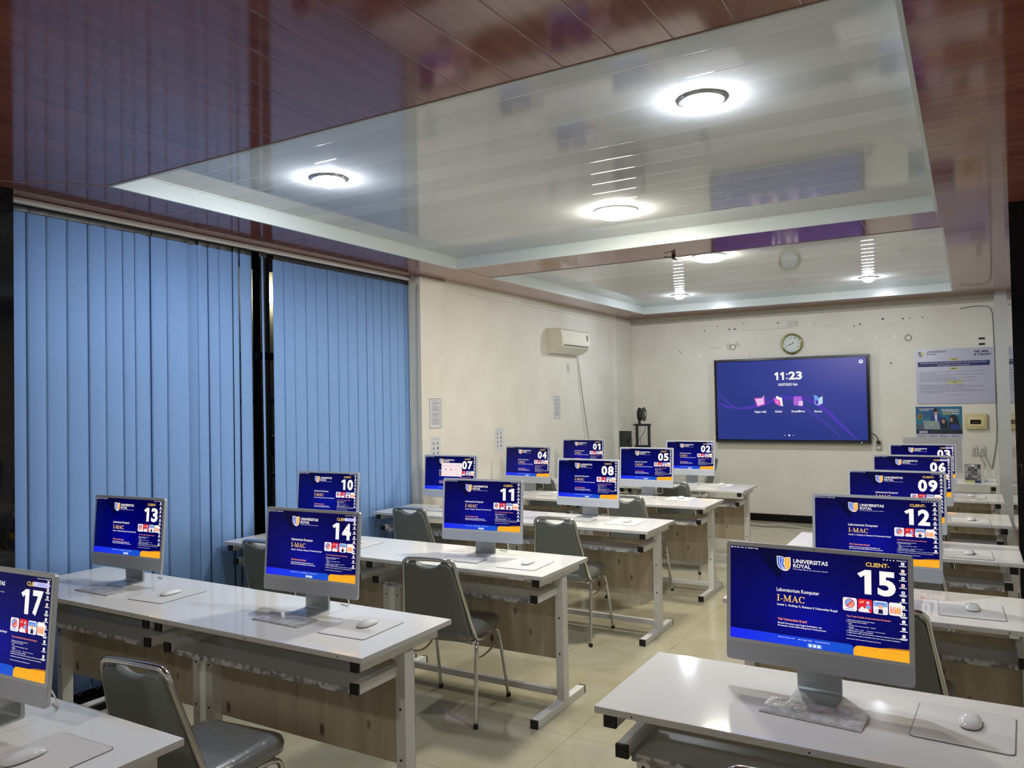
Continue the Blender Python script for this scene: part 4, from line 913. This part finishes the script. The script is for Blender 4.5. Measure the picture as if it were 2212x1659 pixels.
for x, lab, sw in ((.033, 'white wall switch plate, the one nearer the calendar', True), (.116, 'white wall socket plate with cables hanging from it', False)):
    t = empty('switch_plate' if sw else 'socket_plate', (x, WY, 1.003)); tag(t, lab, 'switch' if sw else 'socket')
    mb = MB(); mb.box(-.036, .036, -.018, 0, -.060, .060, mat('socket_plastic', (206, 203, 194), .4), .006); mb.build('plate', t)
    if sw:
        for z in (-.025, .0, .025):
            mb = MB(); mb.box(-.014, .014, -.024, -.017, z-.010, z+.010, M_trim, .002); mb.build('rocker', t)
    else:
        mb = MB(); mb.cyl((0, -.03, .01), .02, .013, M_trim, 18, 'y'); mb.build('outlet', t)
for pts, lab in (([(.10, .99), (.09, .93), (.135, .86), (.13, .80)], 'grey cable hanging from the left side of the socket plate'), ([(.13, .98), (.16, .90), (.19, .83), (.205, .79)], 'grey cable running from the socket plate to the white router')):
    mb = MB(); mb.tube(smooth_path([(a, WY-.02, b_) for a, b_ in pts], 2), .004, mat('grey_cable', (150, 148, 142), .5), 6); tag(mb.build('hanging_cable'), lab, 'cable', 'cables below the socket plate')
mb = MB(); mb.tube(smooth_path([(-.074, WY-.006, 2.735), (.05, WY-.006, 2.755), (.19, WY-.006, 2.75), (.255, WY-.006, 2.72), (.27, WY-.006, 2.6), (.272, WY-.008, 2.0), (.272, WY-.02, 1.55), (.276, WY-.01, 1.20), (.25, WY-.01, 1.0), (.215, WY-.012, .80)], 2), .0045, mat('dark_grey_cable', (110, 106, 100), .5), 6); tag(mb.build('wall_cable'), 'thin dark cable curving down the front wall beside the poster', 'cable')
# things on the front desk
t = empty('picture_card', (.008, 9.28, DH)); tag(t, 'upright photo card with a yellow and blue foot on the front desk', 'card')
mb = MB(); mb.box(-.072, .072, -.002, .002, 0, .19, mat('card_board', (150, 152, 152), .4)); mb.build('card', t)
fl = Flat(.144, .19, -.072, .19, -.0022); rnd = random.Random(3)
gm = [mat('photo_%d' % i, c, .4) for i, c in enumerate(((82, 86, 88), (140, 144, 146), (58, 60, 66), (110, 116, 112), (168, 168, 166), (96, 80, 84)))]
for j in range(7):
    for i in range(5): fl.rect(.02+i*.192, .03+j*.118, .02+(i+1)*.192, .03+(j+1)*.118, gm[rnd.randrange(6)], 1)
fl.rect(0, .90, .62, 1, P_yel, 2); fl.rect(.62, .88, 1, 1, P_navy, 2); fl.rect(.4, .04, .62, .14, P_wht, 2); fl.build('print', t)
mb = MB(); mb.prism([(-.0, 0), (.07, 0), (.002, .12)], -.01, .01, gm[4], 'yz'); mb.build('easel_back', t)
t = empty('network_router', (.155, 9.46, DH)); tag(t, 'small white router box at the wall end of the front desk', 'router')
mb = MB(); mb.box(-.05, .06, -.06, .06, .0, .03, M_white, .006); mb.build('case', t)
for x in (-.03, .04):
    mb = MB(); mb.tube([(x, .06, .02), (x, .066, .11)], .004, M_white, 8); mb.build('antenna', t)

# air conditioner
t = empty('air_conditioner', (XL, 8.77, 2.43)); tag(t, 'cream wall-mounted air conditioner high on the left wall', 'air conditioner')
ac = mat('ac_cream', (218, 216, 198), .3)
prof = [(0, .150), (.165, .150), (.188, .128), (.205, .04), (.205, -.045), (.19, -.075), (.10, -.135), (.04, -.15), (0, -.15)]
mb = MB(); mb.prism(prof, -.40, .40, ac, 'xz'); b0 = mb.build('body', t, bevel=.006)
mb = MB(); mb.prism([(.188, .126), (.207, .04), (.209, -.035), (.204, -.04), (.200, .04), (.183, .122)], -.385, .385, mat('ac_panel', (226, 224, 208), .25), 'xz'); mb.build('front_panel', t)
mb = MB(); mb.prism([(.185, -.078), (.192, -.070), (.125, -.115), (.118, -.123)], -.33, .33, mat('ac_flap', (204, 202, 186), .35), 'xz'); mb.build('flap', t)
mb = MB(); mb.box(.195, .2075, -.34, .34, -.058, -.050, M_dark); mb.build('air_slot', t)
mb = MB(); mb.tube([(.210, .31+.016*cos(k*pi/8), .06+.035*sin(k*pi/8)) for k in range(16)], .004, mat('badge_grey', (90, 92, 88), .4), 6, closed=True); mb.build('badge', t)
mb = MB(); mb.prism([(0.0, 0.16), (.16, 0.153), (.165, .14), (.0, .14)], -.402, -.398, ac, 'xz'); mb.build('side_lip', t)
mb = MB(); mb.tube(smooth_path([(XL+.03, 9.13, 2.29), (XL+.012, 9.20, 2.26), (XL+.010, 9.314, 1.79), (XL+.010, 9.40, 1.50), (XL+.010, 9.50, 1.15), (XL+.010, 9.54, .85)], 1), .0036, mat('dark_grey_cable', (110, 106, 100), .5), 6); tag(mb.build('drain_pipe'), 'thin dark pipe running down the left wall from the air conditioner', 'pipe')
mb = MB(); mb.tube(smooth_path([(XL+.03, 9.10, 2.29), (XL+.009, 9.17, 2.26), (XL+.009, 9.26, 1.79), (XL+.009, 9.40, 1.15), (XL+.009, 9.42, .85)], 1), .0036, M_wall, 6); tag(mb.build('drain_pipe'), 'pale thin pipe beside the dark one below the air conditioner', 'pipe')
mb = MB(); rnd = random.Random(2)
def wblob(cy_, cz_, ry, rz_, mm, n=14):
    mb.prism([(cy_+ry*cos(2*pi*i/n)*rnd.uniform(.8, 1.1), cz_+rz_*sin(2*pi*i/n)*rnd.uniform(.85, 1.1)) for i in range(n)], XL, XL+.001, mm, 'yz')
wblob(8.93, 2.12, .04, .07, mat('water_stain', (194, 184, 156), .6)); struct(mb, 'trim_11')
# papers
def paper(x, y0, y1, z0, z1, label, style):
    t = empty('wall_notice', (x, (y0+y1)/2, z0)); tag(t, label, 'paper notice')
    w = y1-y0; h = z1-z0
    mb = MB(); mb.box(0, .0015, -w/2, w/2, 0, h, mat('notice_paper', (206, 208, 210), .5)); mb.build('sheet', t)
    mb = MB(); pk = mat('notice_ink', (140, 142, 150), .6)
    if style == 0:
        bd = mat('notice_border', (92, 92, 104), .5)
        for a in ((-w/2, -w/2+.004, 0, h), (w/2-.004, w/2, 0, h), (-w/2, w/2, 0, .004), (-w/2, w/2, h-.004, h)): mb.box(.0015, .0022, a[0], a[1], a[2], a[3], bd)
        mb.box(.0015, .002, -w*.28, w*.28, h*.93, h*.945, pk)
        for k in range(26):
            if k in (4, 11, 17): continue
            mb.box(.0015, .002, -w*.34+(.1*w if k % 5 == 0 else 0), w*.38-(.15*w if k % 4 == 3 else 0), h*(.87-.03*k), h*(.87-.03*k)+h*.014, pk)
    else:
        mb.box(.0015, .002, -w*.28, w*.32, h*.90, h*.915, pk)
        for i in (0, 1):
            for k in range(4): 
                s_ = .5 if (i == 0 or k % 2 == 0) else 1; mb.box(.0015, .002, -w*.22+i*w*.42-.008, -w*.22+i*w*.42+.008*s_+.002, h*(.72-.17*k), h*(.72-.17*k)+.022, P_blk if s_ == 1 else P_txt)
    mb.build('print', t)
paper(-4.350, 5.890, 6.078, 1.468, 1.748, 'framed text notice taped to the white pilaster by the blinds', 0)
paper(-4.350, 5.905, 6.06, 1.12, 1.39, 'pale icon sheet taped low on the pilaster, just above computer 07', 1)
paper(XL, 7.131, 7.300, 1.164, 1.420, 'pale icon sheet on the left wall, left of computer 04', 1)
paper(XL, 8.512, 8.681, 1.482, 1.758, 'framed text notice on the left wall below the air conditioner', 0)
mb = MB(); mb.tube(smooth_path([(-4.372, 5.768, 2.80), (-4.374, 5.765, 2.2), (-4.38, 5.765, 1.4), (-4.385, 5.764, .9), (-4.375, 5.764, .75)], 1), .006, mat('corner_cable', (176, 178, 176), .5), 6); tag(mb.build('corner_cable'), 'pale cable running down the edge of the pilaster next to the blinds', 'cable')

# corner table with a printer for filament and a dark board
t = empty('corner_table', (-4.02, 10.55, 0)); tag(t, 'low table in the far left corner under the black filament printer', 'table')
mb = MB(); mb.box(-.32, .34, -.22, .22, .70, .72, M_white); mb.build('tabletop', t)
for sx, sy in ((-.3, -.2), (.32, -.2), (-.3, .2), (.32, .2)):
    mb = MB(); mb.box(sx-.015, sx+.015, sy-.015, sy+.015, 0, .70, M_steel); mb.build('leg', t)
t = empty('filament_printer', (-4.0, 10.5, .72)); tag(t, 'black open-frame 3D printer with a filament spool on top, far left corner', '3d printer')
bk_ = mat('printer_black', (20, 21, 23), .4)
mb = MB(); mb.box(-.13, .14, -.14, .14, .03, .10, bk_, .004); mb.build('base', t)
for x in (-.10, .08):
    mb = MB(); mb.box(x-.015, x+.015, -.02, .02, .10, .60, bk_); mb.build('upright', t)
mb = MB(); mb.box(-.125, .105, -.02, .02, .60, .63, bk_); mb.prism([(-.165, .615), (-.12, .60), (-.12, .63)], -.015, .015, bk_, 'xz'); mb.build('top_beam', t)
mb = MB(); mb.box(-.13, .10, -.03, -.02, .30, .33, bk_); mb.box(-.04, .02, -.06, -.02, .24, .32, bk_, .004); mb.build('print_head', t)
mb = MB(); mb.tube(smooth_path([(-.02, -.04, .32), (-.05, -.05, .42), (.02, -.04, .50), (.04, 0, .62)], 2), .004, bk_, 6); mb.build('wiring', t)
mb = MB(); mb.box(-.075, -.045, -.012, .012, .63, .74, bk_); mb.build('spool_holder', t)
mb = MB(); mb.cyl((-.06, 0, .765), .098, .008, bk_, 36, 'x'); mb.cyl((.005, 0, .765), .098, .008, bk_, 36, 'x'); mb.cyl((-.055, 0, .765), .085, .062, mat('filament', (30, 31, 34), .35), 36, 'x'); sp_ = mb.build('filament_spool', t)
mb = MB(); mb.cyl((.0132, 0, .765), .028, .001, M_dark, 20, 'x'); mb.build('hub', sp_)
mb = MB(); mb.box(.0135, .0145, .03, .06, .735, .80, P_wht); mb.build('paper_label', sp_)
t = empty('dark_panel', (-4.27, 10.46, .72)); tag(t, 'dark flat panel leaning by the left corner, beside the filament printer', 'panel')
mb = MB(); T_ = Matrix.Rotation(radians(6), 4, 'Y'); mb.box(-.125, .10, -.012, .012, .03, .53, mat('dark_board', (40, 42, 46), .35), .004); mb.build('board', t)
mb = MB(); mb.tube(smooth_path([(.10, -.015, .43), (.045, -.02, .42), (.06, -.02, .30), (.10, -.015, .26)], 2), .006, M_cap, 6); mb.build('handle_strap', t)
mb = MB(); mb.box(-.06, .06, -.06, .06, 0, .03, M_cap, .004); mb.build('base', t)

# loose cables on the floor by the front wall
for pts, lab in (([(-2.75, 10.6), (-2.6, 10.75), (-2.4, 10.62), (-2.2, 10.80), (-1.95, 10.62), (-1.7, 10.48)], 'white cable lying in waves on the floor under the large display'), ([(-2.9, 10.5), (-2.6, 10.42), (-2.3, 10.35), (-2.0, 10.42), (-1.6, 10.3)], 'second thin white cable on the floor nearer the desks')):
    mb = MB(); mb.tube(smooth_path([(a, b_, .005) for a, b_ in pts], 2), .004, M_cable, 6); tag(mb.build('floor_cable'), lab, 'cable', 'loose cables on the floor by the front wall')
# cable along the near left desks
mb = MB(); mb.tube(smooth_path([(-3.55, 1.36, DH+.004), (-3.40, 1.40, DH+.03), (-3.25, 1.43, DH+.03), (-3.12, 1.452, DH+.006)], 2), .0035, M_cable, 6); tag(mb.build('desk_cable'), 'white cable trailing off the back edge of the nearest desks at the left', 'cable')
